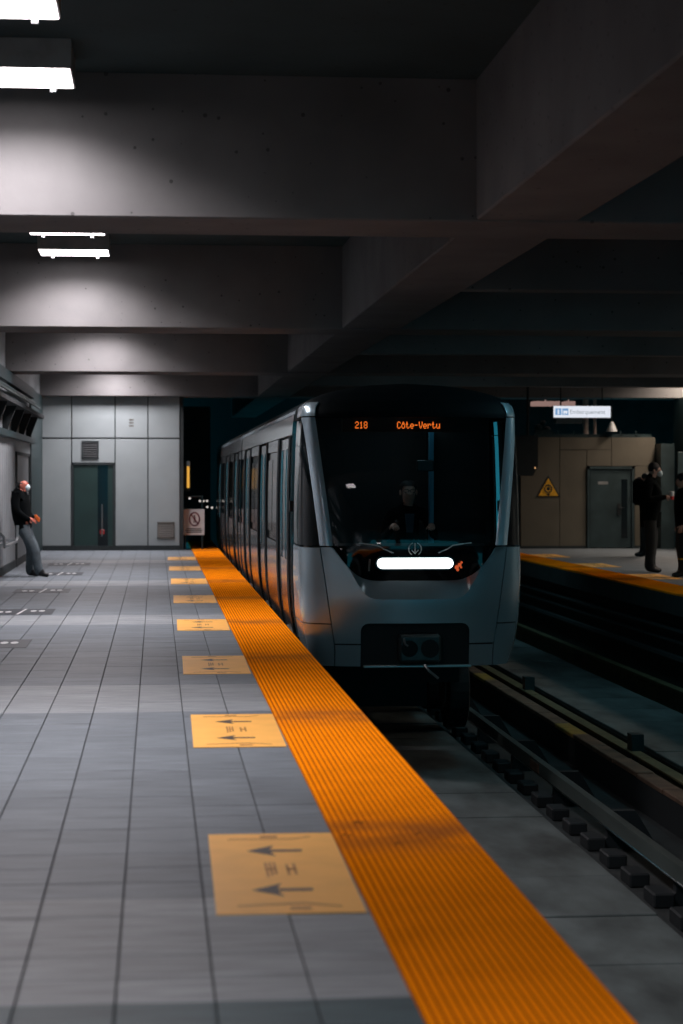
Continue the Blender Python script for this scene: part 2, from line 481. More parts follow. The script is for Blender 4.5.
# tunnel beyond, end of the station
struct(MB().box(.5, .62, EY + .02, 62, -.05, 4.6).build('wall_tunnel_left', M_pitdark), 'dark tunnel side wall past the platform end')
struct(MB().box(XL - .2, XR + .2, 64, 64.3, -1.7, 4.7).build('wall_tunnel_end', M_black), 'black tunnel end')
struct(MB().box(XR, XR + .2, Y0s, 50, -.3, 4.56).build('wall_right', M_panel), 'side wall of the far platform')

# end wall, right part
ey = EY
wr = struct(MB().box(8.45, 11.68, ey + .03, ey + .25, -.02, 2.60).build('wall_far', M_seam), 'beige end wall of the far platform with a steel door')
bx = [8.46, 9.39, 10.04, 11.15, 11.67]
MB().cham(8.47, 9.385, ey, ey + .04, .06, 2.60, .005).build('panel', M_beige, wr)
MB().cham(9.395, 10.03, ey, ey + .04, .06, 2.30, .005).build('panel', M_beige, wr)
MB().cham(9.395, 10.62, ey, ey + .04, 2.315, 2.60, .005).build('panel', M_beige, wr)
MB().cham(10.63, 11.67, ey, ey + .04, 1.93, 2.60, .005).build('panel', M_beige, wr)
MB().cham(10.04, 10.62, ey, ey + .04, 1.93, 2.305, .005).build('panel', M_beige, wr)
MB().cham(11.18, 11.67, ey, ey + .04, .06, 1.92, .005).build('panel', M_beige, wr)
MB().box(8.45, 10.02, ey - .02, ey + .03, 0, .06).box(11.16, 11.68, ey - .02, ey + .03, 0, .06).build('plinth', M_seam, wr)
d3 = empty('door_3', (10.6, ey, 0)); struct(d3, 'grey steel door with a dark window slit in the beige wall')
MB().box(-.56, -.50, -.05, .03, 0, 1.92).box(.50, .56, -.05, .03, 0, 1.92).box(-.56, .56, -.05, .03, 1.86, 1.92).build('door_frame', M_doorgrey, d3)
MB().cham(-.49, .49, -.01, .03, .02, 1.85, .006).build('door_leaf', M_doorgrey, d3)
MB().box(.26, .40, -.02, .0, .25, 1.62).build('glass_slit', M_gloss, d3)
MB().box(.16, .24, -.035, -.01, .78, 1.05).tube([(.20, -.07, .95), (.20, -.03, .95)], .012).tube([(.20, -.07, .95), (.32, -.07, .95)], .012).build('door_handle', M_black, d3)
MB().box(-.30, -.06, -.016, -.009, 1.50, 1.57).build('door_plate', pm('plate_grey', (.2, .21, .21), .5), d3)
# warning triangle
def tri(cx, cz, r, y0, y1, rnd=.0):
    return [(cx + r * math.cos(a), cz + r * math.sin(a)) for a in (PI / 2, PI / 2 + 2 * PI / 3, PI / 2 + 4 * PI / 3)]
ws = tag(empty('warning_sign', (9.12, ey, 1.37)), 'yellow triangular warning sign on the beige end wall', 'sign')
MB().prism(tri(0, 0, .335, 0, 0), 'y', -.012, 0).build('border', M_black, ws)
MB().prism(tri(0, 0, .275, 0, 0), 'y', -.017, -.01).build('sign_plate', M_yellow, ws)
ring = MB()
ring.tube([(.085 * math.cos(a), -.02, .03 + .085 * math.sin(a)) for a in [2 * PI * k / 20 for k in range(21)]], .016, 6)
ring.ball((0, -.02, .03), .04, .008, .04).box(-.02, .02, -.023, -.017, -.13, -.09).box(-.045, .045, -.023, -.017, -.105, -.085)
ring.build('symbol', M_black, ws)
# dark hanging loudspeaker left of the beige wall, services above it
sp = tag(empty('signal_box', (8.55, 45.0, 0)), 'dark rounded signal box hanging left of the beige wall', 'signal')
MB().prism([(-.42, 2.62), (.09, 2.62), (.09, 1.92), (-.03, 1.70), (-.42, 1.70)], 'y', -.15, .35).build('housing', M_black, sp)
MB().tube([(-.1, .1, 2.6), (-.1, .1, 4.555)], .03).build('hanger', M_black, sp)
MB().ball((.02, -.16, 1.88), .02, .02, .02).build('lens', emit('small_lamp', (1, .55, .25), .6), sp)
struct(MB().box(8.2, XR, 49.4, 49.6, -.2, 4.56).build('wall_services', M_pitdark), 'dark wall behind the pipes above the beige wall')
tag(MB().tube([(10.12, 46.6, 0), (10.12, 46.6, 3.51)], .065).build('pipe', M_pinkgrey), 'thick vertical pipe above the beige wall', 'pipe')
tag(MB().tube([(10.34, 46.6, 0), (10.34, 46.6, 3.51)], .04).build('pipe', M_pinkgrey), 'thin vertical pipe right of the thicker one above the beige wall', 'pipe')
for (a, b, l) in ((9.0, 9.64, 'left pale pink duct panel above the hanging sign, light on it painted as glow'), (9.76, 10.0, 'right pale pink duct panel above the hanging sign, light on it painted as glow')):
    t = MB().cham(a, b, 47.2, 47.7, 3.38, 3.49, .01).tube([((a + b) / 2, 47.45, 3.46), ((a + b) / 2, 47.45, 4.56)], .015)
    tag(t.build('panel_with_light', M_ductglow), l, 'lamp')  # duct surfaces; the light falling on them is put in as glow
tr = MB().box(8.8, 11.6, 46.18, 46.33, 2.60, 2.68)
for k in range(7): tr.box(9.0 + .37 * k, 9.03 + .37 * k, 46.18, 46.21, 2.60, 2.76)
tag(tr.build('cable_tray', M_darkteal), 'dark cable tray on top of the beige wall', 'tray')
cn = tag(empty('horn_loudspeaker', (10.62, 46.05, 2.74)), 'small white cone shaped loudspeaker hanging above the grey door and beige wall', 'loudspeaker')
MB().tube([(0, 0, 0), (0, 0, .12), (0, 0, .23)], [.13, .085, .03], 14).build('horn', M_white, cn)
MB().tube([(0, 0, .22), (0, 0, .775)], .012).build('rod', M_black, cn)
cl = MB()
for (x, z, r) in ((9.0, 2.85, .1), (9.12, 2.95, .08), (9.22, 2.80, .09)):
    cl.ball((x, 46.7, z), r, r, r * .8)
cl.box(8.9, 9.3, 46.6, 46.8, -.0, 2.8)
tag(cl.build('pump_unit', M_darkteal), 'dark lumpy equipment on top of the beige wall', 'equipment')

# boarding sign, a lit box hanging from the ceiling
sg = tag(empty('boarding_sign', (9.02, 41.9, 2.93)), 'white lit sign reading Embarquement hanging over the far platform', 'sign')
MB().box(-.62, .62, .0, .12, 0, .255).build('sign_case', M_housing, sg)
MB().cham(-.615, .615, -.012, 0.01, .005, .25, .004).build('sign_face', M_signglow, sg)
MB().box(-.58, -.45, -.016, -.011, .06, .20).build('pictogram', M_bluelit, sg)
MB().box(-.43, -.30, -.016, -.011, .06, .20).build('pictogram', M_bluelit, sg)
MB().ball((-.515, -.018, .158), .016, .004, .016).box(-.53, -.50, -.02, -.015, .08, .145).build('pictogram_figure', M_signglow, sg)
MB().box(-.41, -.32, -.02, -.015, .10, .15).box(-.40, -.38, -.02, -.015, .075, .10).box(-.35, -.33, -.02, -.015, .075, .10).build('pictogram_figure', M_signglow, sg)
MB().box(-.55, .02, .0, .3, -.115, -.0).build('ballast_box', M_grille, sg)
MB().tube([(-.45, .06, .25), (-.45, .06, 1.62)], .015).build('hanger', M_black, sg)
MB().tube([(.45, .06, .25), (.45, .06, 1.62)], .015).build('hanger', M_black, sg)
def text_mesh(s, size, mat, name, parent, loc, rot=(PI / 2, 0, 0), ext=.001):
    cu = bpy.data.curves.new(name, 'FONT'); cu.body = s; cu.size = size; cu.extrude = ext
    t = bpy.data.objects.new(name, cu); COL.objects.link(t)
    bpy.context.view_layer.update()
    me = bpy.data.meshes.new_from_object(t.evaluated_get(bpy.context.evaluated_depsgraph_get()))
    bpy.data.objects.remove(t)
    me.materials.clear(); me.materials.append(mat)
    o = bpy.data.objects.new(name, me); COL.objects.link(o); o.parent = parent; o.location = loc; o.rotation_euler = rot
    return o
text_mesh('Embarquement', .125, emit('letter_backlit', (.30, .33, .38), .8), 'lettering', sg, (-.27, -.014, .085))

# open door leaf and recess at the far right
d4 = empty('door_4', (11.9, 44.2, 0)); struct(d4, 'tall grey steel door leaf standing at the right edge of the far platform')
MB().cham(-.19, .19, 0, .06, .0, 2.24, .008).build('door_leaf', M_doorgrey, d4)
MB().box(.17, .215, -.02, .08, 0, 2.26).build('door_edge', M_steel, d4)
struct(MB().box(11.68, 12.0, 45.6, 46.3, 0, 2.45).build('wall_recess', M_doorgrey), 'pale wall end beside the beige wall')
struct(MB().box(12.15, XR, 44.6, 46.3, 0, 3.52).build('wall_far_right', M_darkteal), 'dark wall at the right end of the far platform')

# ------------------------------------------------------------------ ceiling lamps
def make_lamp(glow, watts, col, spread=138):
    root = empty('ceiling_lamp')
    ld = bpy.data.lights.new('downlight', 'AREA'); ld.shape = 'RECTANGLE'; ld.size = .80; ld.size_y = .62
    ld.energy = watts; ld.color = col; ld.spread = R(spread)
    lo = bpy.data.objects.new('downlight', ld); COL.objects.link(lo); lo.parent = root; lo.location = (0, 0, -.004)
    a, b = .42, .34
    MB().box(-a, a, -b, b, .02, .20).box(-a, a, -b, -b + .015, .004, .02).box(-a, a, b - .015, b, .004, .02).box(-a, -a + .012, -b, b, .004, .02).box(a - .012, a, -b, b, .004, .02).build('housing', M_housing, root)
    MB().box(-a + .012, a - .012, -b + .015, b - .015, 0, .019).build('diffuser', glow, root)
    p = MB().tube([(0, 0, -.03), (0, 0, .01)], .022, 8).build('latch', M_steel, root)
    p.location = (.27, b - .03, 0)
    q = p.copy(); COL.objects.link(q); q.location = (-.27, b - .03, 0)
    return root
lampA = make_lamp(M_lampglow, LAMP_W, LAMP_COL); lampB = make_lamp(M_lampR, LAMP_WF, (1, .82, .68))
G1 = 'white ceiling lamps over the near platform'
vis = {(1, 0): 'white ceiling lamp box at the top left, second lit rectangle from the top', (1, 1): 'white ceiling lamp cut off by the top left corner of the photo',
       (2, 0): 'lower lamp box of the small pair under the second bay, grey front face visible', (2, 1): 'upper lamp of the small pair just below the nearest crossbeam'}
fa = False
for bi, by in enumerate([-6.6] + BEAMS):
    for k, dy in enumerate((-.75, -2.85)):
        o = copy_tree(lampA) if fa else lampA; fa = True
        o.location = (-.98, by + dy, 4.35)
        key = (bi - 1, k)
        if key in vis: tag(o, vis[key], 'lamp', G1)
        else: tag(o, 'white ceiling lamp of the near platform hidden from view behind a crossbeam', 'lamp', 'hidden lamps of the near platform')
fb = False
for by, dy in ((45.85, -.75), (45.85, -2.85), (35.4, -.75), (35.4, -2.85), (24.95, -.75), (24.95, -2.85)):
    o = copy_tree(lampB) if fb else lampB; fb = True
    o.location = (12.3, by + dy, 4.35)
    tag(o, 'ceiling lamp of the far platform hidden from view behind a crossbeam', 'lamp', 'hidden lamps of the far platform')
lampFill = make_lamp(emit('fill_glow_cool', (.40, .85, 1.0), 2.0), TRACK_FILL_W, (.40, .85, 1.0), 170); fc = False
for yl in (20.4, 26.35, 36.8):        # added unseen fill lamps behind the crossbeams, lifting the dark pit
    o = copy_tree(lampFill) if fc else lampFill; fc = True
    o.location = (5.7, yl, 4.35)
    tag(o, 'added dim cool fill lamp hidden behind a crossbeam over the far track', 'lamp', 'added fill lamps over the far track')

# ------------------------------------------------------------------ floor stickers
def make_sticker(i, mirror=False):
    root = empty('floor_sticker')
    MB().box(-.285, .285, -.85, .85, 0, .003).build('sheet', M_sticker, root)
    ar = MB().add([(-.125, 0, .004), (.0, -.125, .004), (-.02, -.03, .004), (-.02, .03, .004), (.0, .125, .004)], [(0, 1, 2), (0, 2, 3), (0, 3, 4)]).box(-.02, .12, -.024, .024, .0032, .0042)
    a1 = ar.build('arrow', M_ink, root); a1.location = (0.0, .42, 0)
    a2 = a1.copy(); COL.objects.link(a2); a2.location = (-.01, -.42, 0)
    t = MB()
    for k in range(3): t.box(-.06 + .018 * k, -.049 + .018 * k, -.16 + .03 * k, .15, .003, .004)
    t.box(-.06, -.013, -.01, .02, .003, .004)
    t.build('print', M_ink_soft, root)
    t = MB().box(.028, .04, -.12, .10, .003, .004).box(.058, .07, -.11, .12, .003, .004).box(.028, .07, -.02, .02, .003, .004)
    t.build('print', M_ink_soft, root)
    MB().prism([(-.20, .70), (.10, .69), (.18, .745), (.18, .765), (.10, .715), (-.20, .72)], 'z', .003, .004).build('printed_line', M_ink_soft, root)
    MB().box(-.05, .03, .74, .79, .003, .004).build('print', M_ink_soft, root)
    MB().prism([(-.20, -.70), (.06, -.66), (.20, -.73), (.20, -.75), (.06, -.69), (-.20, -.72)], 'z', .003, .004).build('printed_line', M_ink_soft, root)
    MB().box(.0, .08, -.79, -.74, .003, .004).build('print', M_ink_soft, root)
    return root
ORD = ['nearest', 'second', 'third', 'fourth', 'fifth', 'sixth', 'seventh', 'eighth']
st = make_sticker(0)
SY = [8.40, 13.10, 17.70, 22.50, 27.30, 32.0, 36.6, 41.0]
for i, yy in enumerate(SY):
    o = st if i == 0 else copy_tree(st)
    o.location = (.517, yy, 0.001); o.rotation_euler = (0, 0, R(-.4))
    tag(o, ('orange floor sticker with two arrows beside the strip, nearest to the camera' if i == 0 else
            'orange arrow floor sticker beside the near strip, %s from the camera' % ORD[i]), 'sticker', 'arrow stickers along the near platform edge')
for i, yy in enumerate([28.2, 32.8, 37.2, 41.8]):
    o = copy_tree(st); o.location = (8.29, yy, 0.001); o.rotation_euler = (0, 0, PI)
    tag(o, 'orange floor sticker on the far platform beside its strip, %s from the camera' % ORD[i], 'sticker', 'arrow stickers along the far platform edge')
# dark queue mats along the left wall
def make_mat():
    root = empty('queue_decal')
    MB().box(-.40, .40, -.5, .5, 0, .003).build('sheet', pm('decal_dark', (.035, .042, .05), .6), root)
    MB().prism([(-.03, -.5), (.0, -.5), (.05, .5), (.02, .5)], 'z', .003, .004).build('dividing_line', M_white, root)
    f = MB().tube([(0, -.16, .0035), (0, .0, .0035)], [.05, .05], 10)
    fp = MB()
    for s in (-.05, .05):
        fp.prism([(s + .04 * math.cos(t), .13 * math.sin(t)) for t in [2 * PI * k / 10 for k in range(10)]], 'z', .003, .0045)
    p = fp.build('footprints', M_white, root); p.location = (-.2, -.05, 0)
    q = p.copy(); COL.objects.link(q); q.location = (.2, .1, 0)
    return root
mt = make_mat()
for i, yy in enumerate([20.1, 24.9, 29.5, 34.7, 38.6]):
    o = mt if i == 0 else copy_tree(mt)
    o.location = (-1.66, yy, .001)
    tag(o, 'dark floor decal with white footprints by the left wall, %s from the camera' % ORD[i], 'decal', 'dark queue decals by the left wall')

# ------------------------------------------------------------------ things at the tunnel mouth
pg = tag(empty('prohibition_sign', (.86, EY + .35, 0)), 'white no entry sign for pedestrians at the platform end', 'sign')
MB().box(-.23, .25, -.01, .01, .33, .93).build('sign_plate', M_white, pg)
rg = MB().tube([(.02 + .115 * math.cos(a), -.016, .70 + .15 * math.sin(a)) for a in [2 * PI * k / 24 for k in range(25)]], .018, 6)
rg.add([(-.07, -.018, .80), (-.05, -.018, .825), (.11, -.018, .60), (.09, -.018, .575)], [(0, 1, 2, 3)])
rg.build('red_ring', M_signred, pg)
MB().ball((.02, -.014, .775), .02, .004, .02).box(.0, .045, -.016, -.01, .66, .75).box(-.002, .016, -.016, -.01, .61, .67).box(.03, .048, -.016, -.01, .61, .67).build('walking_figure', M_black, pg)
MB().box(-.16, .18, -.014, -.009, .465, .485).box(-.19, .20, -.014, -.009, .425, .445).box(-.17, .19, -.014, -.009, .385, .405).build('print', M_seam, pg)
MB().tube([(.2, .03, 0), (.2, .03, 1.25)], .025).tube([(-.2, .03, 0), (-.2, .03, 1.0)], .025).tube([(-.2, .03, 1.22), (.2, .03, 1.22)], .02).build('post', M_darkteal, pg)
at_ = tag(empty('amber_lamp', (.735, EY + .30, 1.42)), 'slim amber tube lamp beside the tunnel mouth', 'lamp')
MB().cham(-.028, .028, -.03, .03, 0, .5, .01).build('tube', M_gold, at_)
MB().box(-.04, .04, -.01, .1, .5, .62).build('cap', M_steel, at_)
MB().box(-.12, .05, .03, .1, -.08, .62).build('back_plate', M_black, at_)
M_dot = emit('tunnel_dot', (1, .92, .85), .7)  # glowing dots stand in for reflections in the tunnel mouth
tb = struct(MB().box(.62, 1.40, 52.0, 52.2, -.02, 3.5).build('wall_niche', M_black), 'black wall in the tunnel mouth')
for i, (px, py) in enumerate([(189.7, 498.4), (200, 501), (203.5, 501), (207, 501), (207.3, 507), (212, 507.7), (194, 544)]):
    yy = 51.95; s_ = 2000 / (.99575 * yy + .09)
    x = (px - 156.3) * .99575 / s_; z = H - (py - 478) / s_
    t = tag(empty('reflection_dot', (x, yy, z)), 'tiny white glowing dot for a reflection in the tunnel mouth, ' + ['leftmost and highest of all', 'first of the upper row of three', 'middle of the upper row', 'last of the upper row', 'left one of the lower pair', 'right one of the lower pair', 'lowest, under the no entry sign'][i], 'lamp', 'glowing reflection dots in the tunnel mouth')
    MB().ball((0, -.01, 0), .028, .02, .028, 8, 6).build('lens', M_dot, t)
    MB().box(-.04, .04, .0, .05, -.04, .04).build('dot_back', M_black, t)

# ------------------------------------------------------------------ leaning rail at the left wall
lr = tag(empty('leaning_rail', (XL, 33.2, 0)), 'bent steel leaning rail on the left wall beside the man', 'rail')
MB().tube([(0, -2.5, .83), (.22, -2.5, .83), (.3, -2.5, .75), (.3, -2.4, .60), (.3, .3, .60), (.3, .42, .66), (.3, .45, .86)], .025, 8).build('rail_tube', M_steel, lr)
MB().tube([(0, .45, .62), (.3, .45, .62)], .02, 8).tube([(0, -1.2, .6), (.3, -1.2, .6)], .02, 8).build('bracket', M_steel, lr)

# ------------------------------------------------------------------ track
def bar(name, label, x, y0, y1, prof, mat, **k):
    return tag(MB().prism([(x + a, b) for a, b in prof], 'y', y0, y1).build(name, mat), label, 'rail')
gb = tag(empty('guide_bar', (3.82, 0, -1.2)), 'shiny steel guide bar along the right side of the train track', 'rail')
Lp = [(0, 0), (.07, 0), (.07, -.02), (.025, -.02), (.025, -.115), (.06, -.115), (.06, -.135), (0, -.135)]
y = 2
b0 = None
while y < 60:
    if b0 is None: b0 = MB().prism(Lp, 'y', 0, 5.98).build('bar_length', M_guide, gb); o = b0
    else: o = b0.copy(); COL.objects.link(o)
    o.location = (0, y, random.uniform(-.006, .006)); y += 6
MB().tube([(.0, 2, -.128), (.0, 60, -.128)], .010, 10).build('contact_edge', M_chrome, gb)
j0 = None; y = 8
while y < 60:
    if j0 is None: j0 = MB().cham(-.012, 0.0, -.22, .22, -.115, -.02, .004).build('joint_plate', M_rust, gb); o = j0
    else: o = j0.copy(); COL.objects.link(o)
    o.location = (0, y, 0); y += 6
k0 = None; y = 3.2
while y < 60:
    if k0 is None:
        k0 = MB().prism([(.05, -.02), (.12, -.02), (.30, -.02), (.50, -.35), (.0, -.35), (.0, -.28), (.05, -.25)], 'y', -.05, .05).build('bracket', M_black, gb); o = k0
    else: o = k0.copy(); COL.objects.link(o)
    o.location = (0, y, 0); y += 2.3
g2 = tag(empty('guide_bar', (5.0, 0, -1.2)), 'olive guide bar of the far track with short posts', 'rail')
Lm = [(0, 0), (-.13, 0), (-.13, -.02), (-.025, -.02), (-.025, -.13), (0, -.13)]
y = 2; b0 = None
while y < 60:
    if b0 is None: b0 = MB().prism(Lm, 'y', 0, 5.98).build('bar_length', M_olive, g2); o = b0
    else: o = b0.copy(); COL.objects.link(o)
    o.location = (0.03, y, 0); y += 6
k0 = None; y = 2.45
while y < 60:
    if k0 is None: k0 = MB().prism([(-.03, .17), (.10, .17), (.10, -.35), (-.11, -.35), (-.11, -.28), (-.03, -.1)], 'y', -.10, .10).build('post', M_darkteal, g2); o = k0
    else: o = k0.copy(); COL.objects.link(o)
    o.location = (-.03, y, 0); y += 6.05
tro = tag(empty('cable_trough', (4.68, 0, -1.2)), 'rusty cable trough with yellow marks between the two tracks', 'trough')
y = 2; b0 = None; i = 0
MB().box(-.05, .16, 2, 60, -.36, -.05).build('trough_body', M_black, tro)
M_ymark = pm('yellow_mark', (.30, .19, .03), .6, 0, .3, 6)
a0 = a1 = None
while y < 60:
    yel = i % 6 == 2
    if yel:
        if a1 is None: a1 = MB().cham(-.06, .12, 0, .97, -.05, 0, .008).build('cover_plate', M_ymark, tro); o = a1
        else: o = a1.copy(); COL.objects.link(o)
    else:
        if a0 is None: a0 = MB().cham(-.06, .12, 0, .97, -.05, 0, .008).build('cover_plate', M_rust, tro); o = a0
        else: o = a0.copy(); COL.objects.link(o)
    o.location = (0, y, random.uniform(-.008, .004)); y += 1; i += 1
tag(MB().prism([(6.98, -1.2), (7.1, -1.2), (7.1, -1.34), (7.08, -1.34), (7.08, -1.22), (6.98, -1.22)], 'y', 2, 60).box(7.06, 7.46, 2, 60, -1.55, -1.5).box(7.06, 7.1, 2, 60, -1.5, -1.34).build('guide_bar', M_olive), 'dark guide bar at the foot of the far platform wall', 'rail')
for k, (z, r) in enumerate(((-.55, .05), (-.72, .035), (-.95, .06))):
    tag(MB().tube([(7.5 - r, 2, z), (7.5 - r, 60, z)], r, 8).build('wall_cable', M_seam), ['upper', 'middle', 'lower'][k] + ' dark cable running along the far platform wall', 'cable')
# sleepers (short blocks) beside the near bed
sl = tag(empty('running_track', (3.62, 0, -1.55)), 'dark running track of blocks beside the guide bar', 'track')
MB().box(-.17, .12, 2, 60, 0, .05).build('base_board', M_pitdark, sl)
k0 = None; y = 2.5
while y < 58:
    if k0 is None: k0 = MB().cham(.0, .16, -.16, .16, .05, .16, .012).build('block', M_black, sl); o = k0
    else: o = k0.copy(); COL.objects.link(o)
    o.location = (0, y, 0); y += .75
MB().prism([(-.14, .05), (-.03, .05), (-.03, .085), (-.05, .10), (-.12, .10), (-.14, .085)], 'y', 2, 60).build('running_plate', M_pitdark, sl)

# ------------------------------------------------------------------ metro train
TX, TY = 2.64, 20.25
SECT = [(-.29, 1.03), (-.1, 1.10), (.2, 1.15), (.6, 1.168), (1.0, 1.168), (1.5, 1.165), (2.0, 1.15), (2.25, 1.135), (2.40, 1.11), (2.48, 1.03), (2.54, .88), (2.60, .64), (2.64, .36), (2.66, .0)]
YF = [(-.29, .07), (0, .03), (.4, 0), (.7, .0), (.95, .02)] + [(.95 + .1 * k, .02 + .066 * .1 * k + .069 * (.1 * k) ** 2) for k in range(1, 14)] + [(2.33, .24), (2.45, .34), (2.54, .50), (2.60, .68), (2.66, .98)]
def lerp_tab(t, x):
    if x <= t[0][0]: return t[0][1]
    for (a, b), (c, d) in zip(t, t[1:]):
        if x <= c: return b + (d - b) * (x - a) / (c - a)
    return t[-1][1]
def smooth_tab(t, x):
    e = .05
    return (lerp_tab(t, x - e) + 2 * lerp_tab(t, x) + lerp_tab(t, x + e)) / 4 if t[0][0] + e < x < 2.30 else lerp_tab(t, x)
NN, YE, KP = 8.0, 1.04, .15
def half(z): return smooth_tab(SECT, z)
def NP(a, z, off=0.0):
    """point of the nose skin; a in degrees: 0 = centre line, +-90 = start of the straight side, beyond = along the side (1 m per 90)"""
    s = 1 if a >= 0 else -1; aa = abs(a)
    w_ = half(z) - off; yf = smooth_tab(YF, z) + off
    if aa <= 90:
        x = w_ * math.sin(R(aa)) ** (2 / NN)
        y = yf + KP * x * x + (YE - yf - KP * w_ * w_) * (1 - math.cos(R(aa)) ** (2 / NN))
    else:
        x = w_; y = YE + (aa - 90) / 90
    return (s * x, y, z)
def ang(x, z, off=0):
    r = min(1, abs(x) / (half(z) - off))
    return math.copysign(math.degrees(math.asin(r ** (NN / 2))), x)
def PX(x, z, off=0): return NP(ang(x, z, off), z, off)
train = tag(empty('metro_car', (TX, TY, 0)), 'silver lead metro car with black windscreen arriving at the platform', 'train', 'metro cars')
def lin(a, b, n): return [a + (b - a) * i / (n - 1) for i in range(n)]
# inner dark shell of the nose below the windows and dome above
def nose_patch(name, mat, zs, a0, a1, n, off=0, solid=.02, parent=train):
    """a0(z), a1(z) give the angle limits"""
    rows = []
    for z in zs:
        rows.append([NP(a, z, off) for a in lin(a0(z), a1(z), n)])
    return MB().grid(rows).build(name, mat, parent, True, solid)
zl = lin(-.28, .93, 14)
# ---- lower mask (front), scooped chamfer, black light panel
ZO = [(0, .41), (.36, .41), (.42, .415), (.47, .428), (.52, .462), (.58, .543), (.67, .704), (.78, .885), (.83, .935), (.85, .94)]
ZI = [(0, .597), (.36, .597), (.44, .60), (.50, .611), (.55, .63), (.60, .657), (.66, .708), (.725, .776), (.79, .855), (.833, .912), (.85, .94)]
XSE = lambda z: .82 + .15 * min(1, max(0, (z + .1) / 1.04))    # seam between front mask and side panels
CR = .56
cols_c = [-.56, -.555, -.54, -.515, -.48] + lin(-.45, .45, 19) + [.48, .515, .54, .555, .56]
def zrec(x):
    d = abs(x) - .48
    if d <= 0: return .165
    return .165 - (.08 - math.sqrt(max(0, .08 ** 2 - d ** 2)))
mask = MB()
rows = []
for i in range(13):
    t = i / 12
    rows.append([PX(x, zrec(x) + (lerp_tab(ZO, abs(x)) - zrec(x)) * t) for x in cols_c])
mask.grid(rows)
for s in (-1, 1):
    rows = []
    for i in range(20):
        t = i / 19
        row = []
        for u in lin(0, 1, 9):
            xt = .56 + (.97 - .56) * u
            zt = lerp_tab(ZO, xt) if xt < .85 else .94
            z = -.045 + (zt + .045) * t
            xx = .56 + (XSE(z) - .006 - .56) * u
            zt2 = lerp_tab(ZO, xx) if xx < .85 else .94
            z = -.045 + (zt2 + .045) * t
            row.append(PX(s * xx, z))
        rows.append(row)
    mask.grid(rows, flip=(s < 0))
mask.build('front_mask', M_silver, train, True, 0)
for s in (-1, 1):       # lower cheeks
    rows = []
    for z in lin(-.28, -.06, 5):
        rows.append([PX(s * x, z) for x in lin(.56, XSE(z) - .006, 8)])
    MB().grid(rows, flip=(s < 0)).build('lower_cheek', M_silver, train, True, 0)
xs_c = lin(-.848, .848, 61)
REC = .085
rows = []
for i in range(6):
    t = i / 5
    row = []
    for x in xs_c:
        zo = lerp_tab(ZO, abs(x)); zi = lerp_tab(ZI, abs(x))
        d = min(1, (zi - zo) / .12 + .0)
        row.append(PX(x, zo + (zi - zo) * t, REC * t * d))
    rows.append(row)
MB().grid(rows).build('chamfer', M_silver, train, True, 0)
rows = []
for i in range(10):
    t = i / 9
    row = []
    for x in xs_c:
        zo = lerp_tab(ZO, abs(x)); zi = lerp_tab(ZI, abs(x))
        d = min(1, (zi - zo) / .12)
        row.append(PX(x, zi + (.955 - zi) * t, REC * d * (1 - t) ** 1.5 + .004))
    rows.append(row)
MB().grid(rows).build('panel_with_light', M_gloss, train, True, 0)
# light bar
def stadium(x0, x1, z0, z1, n=8):
    r = (z1 - z0) / 2; c = (z0 + z1) / 2
    p = [(x1 - r + r * math.cos(t), c + r * math.sin(t)) for t in lin(-PI / 2, PI / 2, n)]
    p += [(x0 + r + r * math.cos(t), c + r * math.sin(t)) for t in lin(PI / 2, 3 * PI / 2, n)]
    return p
lb = MB().prism(stadium(-.402, .382, .725, .835), 'y', -.015, .05).build('light_bar', M_bar, train)
MB().prism(stadium(-.417, .397, .712, .848), 'y', -.002, .06).build('light_bar_rim', M_gloss, train)
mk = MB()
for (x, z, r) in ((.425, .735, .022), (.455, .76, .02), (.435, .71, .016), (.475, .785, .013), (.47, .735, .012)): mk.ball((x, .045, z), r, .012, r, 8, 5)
mk.build('orange_glint', M_red, train)  # glowing blobs painted in for an orange reflection beside the light bar
MB().tube([PX(-.47, .82, -.002), PX(-.475, .70, .05)], .010, 6).build('corner_trim', M_housing, train)
# chrome trim lines above the light bar
for s in (-1, 1):
    pts = [PX(s * x, z, -.003) for x, z in ((.58, .985), (.47, .972), (.38, .957), (.33, .925), (.23, .885))]
    MB().tube(pts, .007, 6).build('trim_line', M_emblem, train)
em = MB()
for a0_, a1_ in ((-60, 70), (110, 240)):
    em.tube([(.065 * math.cos(R(t)), 0, .065 * math.sin(R(t))) for t in lin(a0_, a1_, 12)], .006, 6)
em.tube([(0, 0, .06), (0, 0, -.04)], .006, 6).tube([(-.035, 0, -.01), (0, 0, -.048), (.035, 0, -.01)], .006, 6)
eo = em.build('emblem', M_emblem, train); eo.location = (-.01, PX(.0, .925)[1] - .006, .925)
